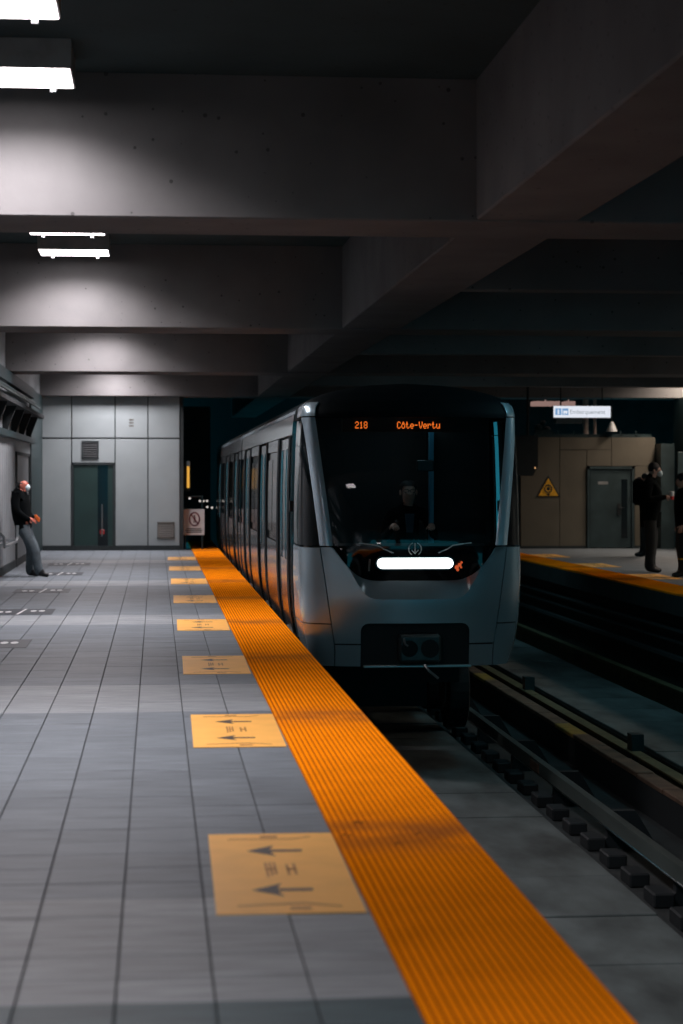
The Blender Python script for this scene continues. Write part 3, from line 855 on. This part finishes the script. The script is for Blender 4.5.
# ---- windscreen and pillars
XPI = lambda z: .835 + (1.0 - .835) * (z - .94) / 1.34      # inner edge of pillar
XPO = lambda z: .97 + (1.128 - .97) * (z - .94) / 1.34        # outer edge of pillar
zw = lin(.957, 2.28, 16)
MB().grid([[PX(x * (XPI(z) - .004), z) for x in lin(-1, 1, 49)] for z in zw]).build('windscreen', M_glassw, train, True)
for s in (-1, 1):
    rows = []
    for z in zw:
        a_, b_ = XPI(z) + .002, min(XPO(z), half(z) * .9985)
        row = []
        for k, u in enumerate(lin(0, 1, 9)):
            bul = -.028 * math.sin(PI * min(1, max(0, u)))
            row.append(PX(s * (a_ + (b_ - a_) * u), z, bul))
        rows.append(row)
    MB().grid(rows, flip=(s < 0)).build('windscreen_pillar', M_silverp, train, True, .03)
    # pillar head above the seam, runs into the cantrail
    rows = []
    for z in lin(2.295, 2.44, 6):
        a_ = XPI(2.28) * (half(z) / half(2.28))
        row = [NP(s * t, z, -.012) for t in lin(ang(a_, z), 100, 10)]
        rows.append(row)
    MB().grid(rows, flip=(s < 0)).build('pillar_head', M_silver, train, True, .03)
    # cab side window (black glass) between pillar and cab door
    rows = []
    for z in lin(.955, 2.26, 14):
        row = [NP(s * t, z, .006) for t in lin(ang(XPO(z) if XPO(z) < half(z) else half(z) * .9985, z) + .6, 112, 12)]
        rows.append(row)
    MB().grid(rows, flip=(s < 0)).build('cab_side_window', M_gloss, train, True, .03)
    # side panels of the nose
    rows = []
    for z in lin(.16, .935, 12):
        rows.append([NP(s * t, z) for t in lin(ang(XSE(z) + .004, z), 114, 14)])
    MB().grid(rows, flip=(s < 0)).build('nose_side_panel', M_silver, train, True, .03)
    rows = []
    for z in lin(-.28, .148, 8):
        rows.append([NP(s * t, z) for t in lin(ang(XSE(z) + .004, z), 114, 14)])
    MB().grid(rows, flip=(s < 0)).build('nose_skirt', M_silver, train, True, .03)
# black dome over the windscreen and front roof
rows = []
for z in lin(2.275, 2.66, 16):
    lim = 180 if z > 2.44 else None
    rows.append([NP(-180, z, .004)] + [NP(a, z, .004) for a in lin(-90, -50, 12)] + [PX(x * half(z), z, .004) for x in lin(-.92, .92, 27)] + [NP(a, z, .004) for a in lin(50, 90, 12)] + [NP(180, z, .004)])
MB().grid(rows).build('roof_dome', M_glossr, train, True, .02)
# inner bulkhead shell behind the lower panels (keeps seams dark)
rows = []
for z in lin(-.27, .95, 10): rows.append([NP(a, z, .14) for a in lin(-150, -45, 14)] + [PX(x * half(z), z, .14) for x in lin(-.85, .85, 15)] + [NP(a, z, .14) for a in lin(45, 150, 14)])
MB().grid(rows).build('inner_shell', M_black, train, True, .02)
# coupler recess
MB().box(-.58, .58, .12, .5, -.27, .17).build('coupler_recess', M_black, train)
MB().cham(-.54, .57, -.01, .06, -.285, -.258, .008).build('buffer_bar', M_steel, train)
cp = MB().cham(-.18, .26, -.02, .20, -.235, .055, .03).build('coupler_head', pm('coupler_grey', (.05, .065, .065), .4, .5, .3, 9), train)
MB().tube([(-.07, -.03, -.09), (-.07, .0, -.09)], .085, 16).build('coupler_cone', M_gloss, cp)
MB().tube([(.14, -.03, -.09), (.14, .0, -.09)], .095, 16).build('coupler_funnel', M_black, cp)
MB().tube([(-.13, -.04, .02), (-.12, -.045, -.04), (-.09, -.045, -.06)], .012, 6).build('coupler_latch', M_steel, cp)
MB().tube([(.08, -.03, -.25), (.12, -.06, -.31), (.22, -.07, -.39)], .014, 6).build('coupler_hose', M_steel, cp)

# ---- body side: shared builder for both cars. local y from ys to ye
def side_pt(x_s, y, z, off=0): return (x_s * (half(z) - off), y, z)
def side_patch(mb, s, y0, y1, z0, z1, off=-.0, nz=8, m=0):
    rows = [[side_pt(s, y0, z, off), side_pt(s, y1, z, off)] for z in lin(z0, z1, nz)]
    mb.grid(rows, m, flip=(s < 0)); return mb
def car_body(root, ys, ye, doors, cab):
    # dark core body
    zz = lin(-.28, 2.4, 18) + [2.44, 2.48, 2.51, 2.54, 2.57, 2.60, 2.62, 2.64, 2.655]
    prof = [(half(z) - .06, z) for z in zz]
    outline = prof + [(-x, z) for x, z in prof[::-1]]
    core = MB()
    n = len(outline)
    if cab:      # keep the cab itself hollow
        core.prism(outline, 'y', ys, ye)
    else:
        core.prism(outline, 'y', ys, ye)
    core.build('body_core', M_black, root)
    # roof skin
    rz = [2.40, 2.44, 2.48, 2.51, 2.54, 2.57, 2.60, 2.62, 2.64, 2.66]
    pr = [(-lerp_tab(SECT, z), z) for z in rz] + [(lerp_tab(SECT, z), z) for z in rz[::-1]]
    MB().grid([[(x, ys - .2, z) for x, z in pr], [(x, ye, z) for x, z in pr]]).build('roof', M_glossr, root, True, .03)
    for s in (-1, 1):
        ct = MB(); side_patch(ct, s, ys - .18, ye, 2.13, 2.345, -.006, 5); ct.build('cantrail', M_silver2, root, True, .04)
        ct = MB(); side_patch(ct, s, ys - .18, ye, 2.355, 2.43, .0, 5); ct.build('roof_rail', M_silver, root, True, .04)
        # between the doors: panel, window with black surround, skirt
        edges = [ys] + [q for d in doors for q in (d - 1.10, d + 1.10)] + [ye - .1]
        for k in range(0, len(edges), 2):
            a, b = edges[k] + .05, edges[k + 1] - .05
            if b - a < .3: continue
            p = MB(); side_patch(p, s, a, b, -.16, .86, .0, 10); p.build('side_panel', M_silver2, root, True, .04)
            p = MB(); side_patch(p, s, a, b, 1.98, 2.12, .0, 4); p.build('head_panel', M_silver2, root, True, .04)
            p = MB(); side_patch(p, s, a, b, .87, 1.97, .014, 10); p.build('window_band', M_gloss, root, True, .03)
            nwin = 2 if b - a > 2 else 1
            for q in range(nwin):
                u0 = a + .16 + q * (b - a - .2) / nwin; u1 = a + .04 + (q + 1) * (b - a - .2) / nwin
                p = MB(); side_patch(p, s, u0, u1, .97, 1.88, .004, 6); p.build('window', M_gloss, root, True, .012)
            p = MB(); side_patch(p, s, a + .4, b - .4, -.30, -.17, .02, 3); p.build('skirt', M_housing, root, True, .03)
        for d in doors:
            for q in (-1, 1):      # black door pillars
                p = MB(); side_patch(p, s, d + q * .98 - .155, d + q * .98 + .155, -.16, 2.12, -.012, 16); p.build('door_pillar', M_pillarblack, root, True, .05)
                y0_, y1_ = (d - .815, d - .01) if q < 0 else (d + .01, d + .815)
                lf = MB()      # leaf frame: stiles, head, lower panel
                side_patch(lf, s, y0_, y1_, -.12, .72, .010, 10); side_patch(lf, s, y0_, y1_, 1.98, 2.10, .010, 3)
                side_patch(lf, s, y0_, y0_ + .15, .72, 1.98, .010, 10); side_patch(lf, s, y1_ - .15, y1_, .72, 1.98, .010, 10)
                dl = lf.build('door_leaf', M_silver2, root, True, .035)
                g = MB(); side_patch(g, s, y0_ + .16, y1_ - .16, .73, 1.97, .018, 8); g.build('door_glass', M_gloss, dl, True, .02)
            MB().box(s * (half(0) - .03), s * (half(0) + .03), d - .78, d + .78, -.165, -.125).build('door_sill', M_steel, root)
    # underframe, bogies
    MB().box(-.86, .86, ys + .8, ye - .4, -.72, -.27).build('underframe', M_black, root)
    for yb in (ys + 2.6, ye - 2.4):
        MB().box(-.55, .55, yb - 1.3, yb + 1.3, -1.05, -.7).build('bogie_frame', M_black, root)
        for sx in (-1, 1):
            for dy in (-.95, .95):
                wv = MB()
                xw = sx * .93
                wv.tube([(xw - .13, yb + dy, -.87), (xw - .11, yb + dy, -.87), (xw + .11, yb + dy, -.87), (xw + .13, yb + dy, -.87)], [.42, .475, .475, .42], 28)
                wo = wv.build('tyre', M_rubber, root)
                MB().tube([(xw - .14, yb + dy, -.87), (xw + .14, yb + dy, -.87)], .24, 18).build('hub', M_housing, wo)
car_body(train, 1.95, 14.75, [3.05, 7.7, 12.4], True)
# cab side door region: grab rails and door edge at the cab
for s in (-1, 1):
    for k, yy in enumerate((1.72, 1.80, 1.90)):
        p = MB(); side_patch(p, s, yy, yy + (.05 if k else .07), -.1, 2.12, (.004, -.004, .0)[k], 16); p.build('cab_door_edge', (M_silver2, M_gloss, M_silver2)[k], train, True, .04)
    MB().box(s * 1.135, s * 1.18, 1.70, 1.80, 1.28, 1.40).build('cab_door_latch', M_black, train)
# cab interior
MB().box(-1.02, 1.02, 1.62, 1.70, -.2, 2.40).build('cab_bulkhead', M_black, train)
MB().box(-1.0, 1.0, .45, 1.62, -.05, .0).build('cab_floor', M_black, train)
MB().prism([(.24, .88), (.24, .91), (.50, .97), (.62, .93), (.62, .80)], 'x', -.78, .78).build('driver_desk', M_black, train)
MB().box(.255, .30, .85, .95, 0, 2.16).build('cab_partition_edge', pm('partition_blue', (.05, .22, .34), .4), train)
MB().box(.31, .9, .95, .97, 0, 2.16).build('cab_partition', M_black, train)
MB().box(-.25, .25, .74, .84, 2.345, 2.36).build('cab_fill_lamp', emit('cab_fill_glow', (.6, .88, 1.0), 5.0), train)  # fill lamp added out of view to brighten the driver
MB().cham(.10, .28, .70, .74, 1.72, 1.84, .01).build('cab_monitor', M_darkteal, train)
MB().tube([(.20, .72, 1.84), (.20, .72, 2.25)], .012, 6).build('monitor_stem', M_black, train)
MB().box(-.72, .72, .34, .50, 2.13, 2.27).build('destination_case', M_black, train)
# destination letters: dots of a LED matrix
FONT = {'2': ['01110', '10001', '00001', '00110', '01000', '10000', '11111'], '1': ['00100', '01100', '00100', '00100', '00100', '00100', '01110'],
        '8': ['01110', '10001', '10001', '01110', '10001', '10001', '01110'], 'C': ['01110', '10001', '10000', '10000', '10000', '10001', '01110'],
        'ô': ['00100', '01010', '01110', '10001', '10001', '10001', '01110'], 't': ['01000', '01000', '11100', '01000', '01000', '01001', '00110'],
        'e': ['00000', '00000', '01110', '10001', '11111', '10000', '01110'], '-': ['00000', '00000', '00000', '11110', '00000', '00000', '00000'],
        'V': ['10001', '10001', '10001', '10001', '01010', '01010', '00100'], 'r': ['00000', '00000', '10110', '11001', '10000', '10000', '10000'],
        'u': ['00000', '00000', '10001', '10001', '10001', '10011', '01101']}
def led(name, s, x, w_, h_):
    mb = MB(); n = len(s); adv = w_ / n; pu = adv / 6.0; pv = h_ / 7
    for i, ch in enumerate(s):
        for r, line in enumerate(FONT[ch]):
            for c, b in enumerate(line):
                if b == '1':
                    u = x + i * adv + c * pu; v = 2.163 + (6 - r) * pv
                    mb.box(u, u + pu * 1.0, .330, .34, v, v + pv * .92)
    return mb.build(name, M_led, train)
led('route_number', '218', -.592, .135, .072)
led('destination_text', 'Côte-Vertu', -.155, .455, .072)

car2 = tag(empty('metro_car', (TX, TY + 15.05, 0)), 'second silver metro car, coupled behind the lead car, half in the tunnel', 'train', 'metro cars')
car_body(car2, .15, 14.6, [2.05, 6.75, 11.4], False)
MB().box(-.7, .7, -.28, .2, -.1, 2.2).build('gangway', M_rubber, car2)

# ------------------------------------------------------------------ people
def skin_body(name, J, E, lab, mats, parent, levels=2):
    """J: {name: (x,y,z,r)}; E: [(a,b,material index)]"""
    names = list(J); idx = {n: i for i, n in enumerate(names)}
    me = bpy.data.meshes.new(name)
    me.from_pydata([J[n][:3] for n in names], [(idx[a], idx[b]) for a, b, _ in E], [])
    o = bpy.data.objects.new(name, me); COL.objects.link(o)
    bm = bmesh.new(); bm.from_mesh(me)
    ly = bm.verts.layers.skin.verify()
    bm.verts.ensure_lookup_table()
    for i, n in enumerate(names):
        r = J[n][3]
        bm.verts[i][ly].radius = r if isinstance(r, tuple) else (r, r)
        bm.verts[i][ly].use_root = (n == 'pelvis')
    bm.to_mesh(me); bm.free()
    md = o.modifiers.new('skin', 'SKIN'); md.use_smooth_shade = True
    ms = o.modifiers.new('sub', 'SUBSURF'); ms.levels = levels; ms.render_levels = levels
    bpy.context.view_layer.update()
    m2 = bpy.data.meshes.new_from_object(o.evaluated_get(bpy.context.evaluated_depsgraph_get()))
    bpy.data.objects.remove(o)
    m2.name = name; m2.materials.clear()
    for m in mats: m2.materials.append(m)
    P = {n: Vector(J[n][:3]) for n in names}
    for p in m2.polygons:
        c = p.center; best = 1e9; bi = 0
        for a, b, mi in E:
            A, B = P[a], P[b]; d = B - A; t = max(0, min(1, (c - A).dot(d) / max(1e-9, d.length_squared)))
            ra = J[a][3]; rb = J[b][3]
            ra = ra if not isinstance(ra, tuple) else max(ra); rb = rb if not isinstance(rb, tuple) else max(rb)
            q = (c - (A + d * t)).length - (ra + (rb - ra) * t)
            if q < best: best = q; bi = mi
        p.material_index = bi; p.use_smooth = True
    ob = bpy.data.objects.new(name, m2); COL.objects.link(ob)
    if parent: ob.parent = parent
    return ob
def add_hand(J, E, side, wrist, d, palm_n, curl=.5, mi=0):
    """palm and five unequal bent fingers continuing from a wrist joint"""
    W = Vector(J[wrist][:3]); d = Vector(d).normalized(); nrm = Vector(palm_n).normalized(); sd = d.cross(nrm).normalized()
    pk = side + 'palm'; J[pk] = (*(W + d * .055), .030); E.append((wrist, pk, mi))
    for i, (off, ln) in enumerate(((-.030, .072), (-.010, .082), (.010, .076), (.028, .060))):
        b = W + d * .085 + sd * off; c = b + (d * (1 - .4 * curl) + nrm * curl) * ln * .5; e = c + (d * (1 - curl) + nrm * (curl + .3)) * ln * .5
        k = side + 'f%d' % i
        J[k + 'a'] = (*b, .0095); J[k + 'b'] = (*c, .0088); J[k + 'c'] = (*e, .0075)
        E += [(pk, k + 'a', mi), (k + 'a', k + 'b', mi), (k + 'b', k + 'c', mi)]
    b = W + d * .035 - sd * .036 + nrm * .008; e = b + (d * .6 - sd * .45 + nrm * .5) * .05
    J[side + 't0'] = (*b, .0115); J[side + 't1'] = (*e, .009)
    E += [(pk, side + 't0', mi), (side + 't0', side + 't1', mi)]
M_skin_r = pm('skin_ruddy', (.52, .15, .10), .55, 0, .08, 20)
M_skin_p = pm('skin_pale', (.45, .27, .21), .55, 0, .08, 20)
M_jacket = pm('jacket_black', (.0018, .003, .0035), .95, 0, .3, 20, 0, spec=.08)
M_jeans = pm('jeans_grey', (.085, .11, .125), .85, 0, .25, 14, .3)
M_trous = pm('trousers_dark', (.006, .009, .010), .9, 0, .25, 14, .3)
M_shoe = pm('shoe_black', (.006, .007, .008), .5)
M_maskc = pm('mask_pale', (.55, .68, .72), .7)
M_hair = pm('hair_black', (.01, .01, .011), .7)
M_orange = pm('orange_cloth', (.85, .16, .02), .6)
def figure(root, mats, pose, face_col=None):
    """pose: joints in metres, person faces local +x, left is +y. mats = skin, top, trousers, shoes"""
    J = dict(pose); E = []
    S, T, L_, B = 0, 1, 2, 3
    E += [('pelvis', 'waist', T), ('waist', 'chest', T), ('chest', 'collar', T), ('collar', 'neck', S), ('neck', 'jaw', S), ('jaw', 'skull', S), ('skull', 'crown', S), ('jaw', 'nose', S)]
    for s in 'LR':
        E += [('collar', s + 'sh', T), (s + 'sh', s + 'el', T), (s + 'el', s + 'wr', T)]
        E += [('pelvis', s + 'hip', T), (s + 'hip', s + 'kn', L_), (s + 'kn', s + 'an', L_), (s + 'an', s + 'heel', B), (s + 'an', s + 'ball', B), (s + 'ball', s + 'toe', B)]
    return J, E
def stand(h=1.75, lean=0, armL=None, armR=None, legs=None, head_pitch=0):
    k = h / 1.75
    J = {'pelvis': (0, 0, .95, (.150, .125)), 'waist': (.0, 0, 1.08, (.145, .125)), 'chest': (.0, 0, 1.28, (.165, .135)), 'collar': (-.01, 0, 1.43, (.11, .10)),
         'neck': (.0, 0, 1.52, .056), 'jaw': (.035, 0, 1.585, .066), 'skull': (.01, 0, 1.655, (.085, .09)), 'crown': (.0, 0, 1.70, .06), 'nose': (.105, 0, 1.61, .016),
         'Lsh': (-.01, .19, 1.41, .078), 'Rsh': (-.01, -.19, 1.41, .078),
         'Lhip': (0, .095, .86, .105), 'Rhip': (0, -.095, .86, .105)}
    aL = armL or [(-.04, .25, 1.13), (.05, .25, .89)]
    aR = armR or [(-.04, -.25, 1.13), (.05, -.25, .89)]
    for s, a in (('L', aL), ('R', aR)):
        J[s + 'el'] = (*a[0], .058); J[s + 'wr'] = (*a[1], .042)
    lg = legs or {'L': [(.02, .10, .48), (-.02, .10, .09)], 'R': [(.02, -.10, .48), (-.02, -.10, .09)]}
    for s in 'LR':
        kn, an = lg[s]
        J[s + 'kn'] = (*kn, .078); J[s + 'an'] = (*an, .058)
        J[s + 'heel'] = (an[0] - .045, an[1], an[2] - .045, .042)
        J[s + 'ball'] = (an[0] + .12, an[1], an[2] - .05, .042); J[s + 'toe'] = (an[0] + .19, an[1], an[2] - .055, .034)
    return {n: (v[0] * k, v[1] * k, v[2] * k, tuple(q * k for q in v[3]) if isinstance(v[3], tuple) else v[3] * k) for n, v in J.items()}
def eyes_ears(root, J, k, skin, head_dir=1):
    c = Vector(J['skull'][:3])
    mb = MB()
    for s in (-1, 1): MB().ball((c.x + .075 * k, s * .033 * k, c.z - .015 * k), .013 * k, .013 * k, .010 * k, 8, 6).build('eye', M_shoe, root)
    for s in (-1, 1):
        MB().ball((c.x - .01 * k, s * .088 * k, c.z - .03 * k), .02 * k, .012 * k, .032 * k, 8, 6).build('ear', skin, root)
def ground(root):
    """drop the figure so that the soles touch z = 0 of the root"""
    zs = [(o, min((o.matrix_basis @ v.co).z for v in o.data.vertices)) for o in root.children if o.name.startswith('body')]
    dz = zs[0][1]
    for o in root.children: o.location.z -= dz
# --- man leaning on the left wall
man = tag(empty('person', (-2.17, 33.85, 0), R(-12)), 'person in black jacket and pale face mask leaning on the left wall', 'person', 'waiting people')
P = stand(1.68, legs={'L': [(.07, .10, .50), (.03, .10, .09)], 'R': [(.18, -.10, .50), (.25, -.10, .09)]},
          armL=[(-.02, .25, 1.16), (.14, .16, 1.02)], armR=[(-.04, -.25, 1.14), (.14, -.14, 1.0)])
for n in ('chest', 'waist'): P[n] = (*P[n][:3], (.225, .17))
for n in list(P):       # lean: upper body back toward the wall
    x, y_, z, r_ = P[n]
    if z > .6: P[n] = (x - .02 - .13 * (z - .6) + (.08 if n in ('jaw', 'skull', 'crown', 'nose', 'neck') else 0), y_, z - (.03 if n in ('jaw', 'skull', 'crown', 'nose') else 0), r_)
for n, f in (('Lhip', .125), ('Rhip', .125), ('Lkn', .095), ('Rkn', .095), ('Lan', .072), ('Ran', .072), ('Lel', .085), ('Rel', .085), ('Lwr', .05), ('Rwr', .05)): P[n] = (*P[n][:3], f)
J, E = figure(man, None, P)
add_hand(J, E, 'L', 'Lwr', (.9, -.3, -.1), (0, -.6, -.7), .6); add_hand(J, E, 'R', 'Rwr', (.9, .3, -.1), (0, .6, -.7), .6)
skin_body('body', J, E, None, [M_skin_r, M_jacket, M_jeans, M_shoe], man)
k = 1.70 / 1.75
eyes_ears(man, J, k, M_skin_r)
c = Vector(J['jaw'][:3])
MB().ball((c.x + .045, 0, c.z + .005), .052, .062, .055, 12, 8).build('face_mask', M_maskc, man, True)
MB().ball((Vector(J['skull'][:3]).x - .035, 0, J['skull'][2] - .01), .078, .092, .07, 12, 6, z0=-.9, z1=.45).build('hair', M_hair, man, True)
MB().prism([(.19, 1.04), (.22, 1.05), (.29, .97), (.28, .92), (.24, .94)], 'y', -.20, -.17).build('orange_strap', M_orange, man)
# collar and jacket hem
MB().tube([(P['collar'][0] + .0, 0, P['collar'][2] + .01), (P['collar'][0] + .02, 0, P['collar'][2] + .09)], [.115, .085], 14, caps=False).build('jacket_collar', M_jacket, man, True, .012)
ground(man)
# --- man with a cup on the far platform
m2 = tag(empty('person', (8.60, 34.3, 0), R(-20)), 'person in black coat holding a red and white cup on the far platform', 'person', 'waiting people')
P = stand(1.93, armR=[(-.02, -.25, 1.15), (.24, -.16, 1.20)], armL=[(-.10, .25, 1.14), (-.12, .24, .90)])
for n, f in (('chest', (.235, .19)), ('waist', (.21, .18)), ('collar', (.15, .13)), ('Lkn', .105), ('Rkn', .105), ('Lhip', .135), ('Rhip', .135), ('Lan', .075), ('Ran', .075), ('Lel', .08), ('Rel', .08)):
    P[n] = (*P[n][:3], f)
for n in ('jaw', 'skull', 'crown', 'nose'):
    x, y_, z, r_ = P[n]; P[n] = (x + .07, y_, z - .015, r_)
J, E = figure(m2, None, P)
add_hand(J, E, 'R', 'Rwr', (1, .1, 0), (0, 1, 0), .6); add_hand(J, E, 'L', 'Lwr', (0, 0, -1), (0, -1, 0), .3)
skin_body('body', J, E, None, [M_skin_p, M_jacket, M_trous, M_shoe], m2)
eyes_ears(m2, J, 1.1, M_skin_p)
c = Vector(J['skull'][:3])
MB().ball((c.x - .025, 0, c.z + .02), .105, .108, .108, 14, 9, z0=-.55).build('hair', M_hair, m2, True)
c = Vector(J['jaw'][:3])
MB().ball((c.x + .05, 0, c.z - .0), .055, .062, .058, 12, 8).build('face_mask', M_maskc, m2, True)
MB().cham(-.30, -.12, -.17, .17, 1.18, 1.64, .05).build('backpack', M_jacket, m2)
MB().cham(-.24, -.16, -.06, .06, 1.63, 1.67, .015).build('backpack_handle', pm('faded_pink', (.25, .12, .11), .7), m2)
MB().tube([(0, 0, .80), (0, 0, 1.06)], [.185, .19], 16, caps=False).build('coat_skirt', M_jacket, m2, True, .012)
wr = Vector(J['Rwr'][:3]); cupc = wr + Vector((.115, .035, .0))
ground(m2)
dz = [o for o in m2.children if o.name.startswith('body')][0].location.z
bpy.context.view_layer.update()
cw = m2.matrix_world @ (cupc + Vector((0, 0, dz)))
cup = tag(empty('paper_cup', (cw.x, cw.y, cw.z - .045)), 'red and white paper cup in the hand of the person in black coat', 'cup')
MB().tube([(0, 0, 0), (0, 0, .06)], [.033, .037], 14).build('cup_sleeve', pm('cup_red', (.55, .03, .03), .5), cup, True)
MB().tube([(0, 0, .06), (0, 0, .125)], [.037, .042], 14).build('cup_body', M_white, cup, True)
MB().tube([(0, 0, .125), (0, 0, .135), (0, 0, .145)], [.045, .045, .036], 14).build('cup_lid', M_white, cup)
# --- person behind him
m3 = tag(empty('person', (10.27, 41.4, 0), R(165)), 'person in dark clothes mostly hidden behind the one holding the cup', 'person', 'waiting people')
P = stand(1.74, legs={'L': [(.0, .10, .48), (-.03, .10, .09)], 'R': [(.05, -.12, .48), (.05, -.12, .09)]})
J, E = figure(m3, None, P)
add_hand(J, E, 'R', 'Rwr', (.1, 0, -1), (0, 1, 0), .4); add_hand(J, E, 'L', 'Lwr', (.1, 0, -1), (0, -1, 0), .4)
skin_body('body', J, E, None, [M_skin_p, M_jacket, M_trous, M_shoe], m3)
eyes_ears(m3, J, 1.0, M_skin_p)
c = Vector(J['skull'][:3]); MB().ball((c.x - .02, 0, c.z + .02), .098, .10, .10, 14, 9, z0=-.5).build('hair', M_hair, m3, True)
ground(m3)
# --- person at the right frame edge
m4 = tag(empty('person', (8.71, 32.6, 0), R(172)), 'person in dark clothes cut off by the right edge of the photo', 'person', 'waiting people')
P = stand(1.72, armL=[(-.03, .26, 1.14), (.05, .25, .90)], armR=[(-.03, -.26, 1.14), (.05, -.25, .90)])
J, E = figure(m4, None, P)
add_hand(J, E, 'R', 'Rwr', (.1, 0, -1), (0, 1, 0), .4); add_hand(J, E, 'L', 'Lwr', (.1, 0, -1), (0, -1, 0), .4)
skin_body('body', J, E, None, [M_skin_p, M_jacket, M_trous, M_shoe], m4)
eyes_ears(m4, J, 1.0, M_skin_p)
c = Vector(J['skull'][:3]); MB().ball((c.x - .02, 0, c.z + .02), .098, .10, .10, 14, 9, z0=-.5).build('hair', M_hair, m4, True)
for s in (-1, 1):
    MB().tube([(-.02, s * .098, .30), (-.02, s * .098, .325)], .085, 12).build('trouser_band', M_white if 0 else M_yellow, m4)
ground(m4)
# --- train driver seated in the cab
dr = tag(empty('person', (TX + .05, TY + 1.05, .15), R(-90)), 'person with glasses driving the train, seen dimly through the windscreen', 'person')
M_shirt = pm('uniform_blue', (.03, .07, .10), .8)
P = {'pelvis': (0, 0, .55, (.15, .13)), 'waist': (0, 0, .70, (.14, .12)), 'chest': (.0, 0, .96, (.16, .13)), 'collar': (.0, 0, 1.14, (.10, .09)), 'neck': (.02, 0, 1.22, .055),
     'jaw': (.06, 0, 1.30, .066), 'skull': (.035, 0, 1.375, (.083, .09)), 'crown': (.03, 0, 1.43, .06), 'nose': (.13, 0, 1.335, .016),
     'Lsh': (0, .19, 1.11, .075), 'Rsh': (0, -.19, 1.11, .075), 'Lel': (.12, .27, .86, .055), 'Rel': (.12, -.27, .86, .055), 'Lwr': (.38, .2, 1.0, .04), 'Rwr': (.38, -.2, 1.0, .04),
     'Lhip': (.05, .1, .52, .10), 'Rhip': (.05, -.1, .52, .10), 'Lkn': (.40, .12, .50, .075), 'Rkn': (.40, -.12, .50, .075), 'Lan': (.34, .12, .11, .055), 'Ran': (.34, -.12, .11, .055)}
for s in 'LR':
    a = P[s + 'an']; P[s + 'heel'] = (a[0] - .04, a[1], .05, .04); P[s + 'ball'] = (a[0] + .1, a[1], .05, .04); P[s + 'toe'] = (a[0] + .16, a[1], .045, .032)
J, E = figure(dr, None, P)
add_hand(J, E, 'L', 'Lwr', (1, -.1, -.1), (0, 0, -1), .3); add_hand(J, E, 'R', 'Rwr', (1, .1, -.1), (0, 0, -1), .3)
skin_body('body', J, E, None, [M_skin_p, M_jacket, M_trous, M_shoe], dr)
eyes_ears(dr, J, 1.0, M_skin_p)
gl = MB()
for s in (-1, 1):
    gl.tube([(.125, s * .034 + .027 * math.cos(t), 1.362 + .02 * math.sin(t)) for t in lin(0, 2 * PI, 13)], .004, 5)
gl.tube([(.125, -.008, 1.365), (.125, .008, 1.365)], .004, 5)
gl.build('glasses', M_shoe, dr)
MB().ball((.015, 0, 1.395), .092, .098, .085, 14, 8, z0=.25).build('hair', M_hair, dr, True)
MB().prism([(-.05, 1.12), (.05, 1.12), (.035, .92), (-.035, .92)], 'x', .115, .15).build('shirt_front', M_shirt, dr)
seat = tag(empty('driver_seat', (TX + .05, TY + 1.05, 0), R(-90)), 'black seat under the train driver behind the windscreen', 'seat')
MB().cham(-.15, .32, -.24, .24, .42, .54, .03).build('seat_cushion', M_black, seat)
MB().cham(-.30, -.20, -.24, .24, .54, 1.2, .03).build('backrest', M_black, seat)
MB().tube([(.05, 0, 0), (.05, 0, .43)], .05, 12).build('pedestal', M_housing, seat)
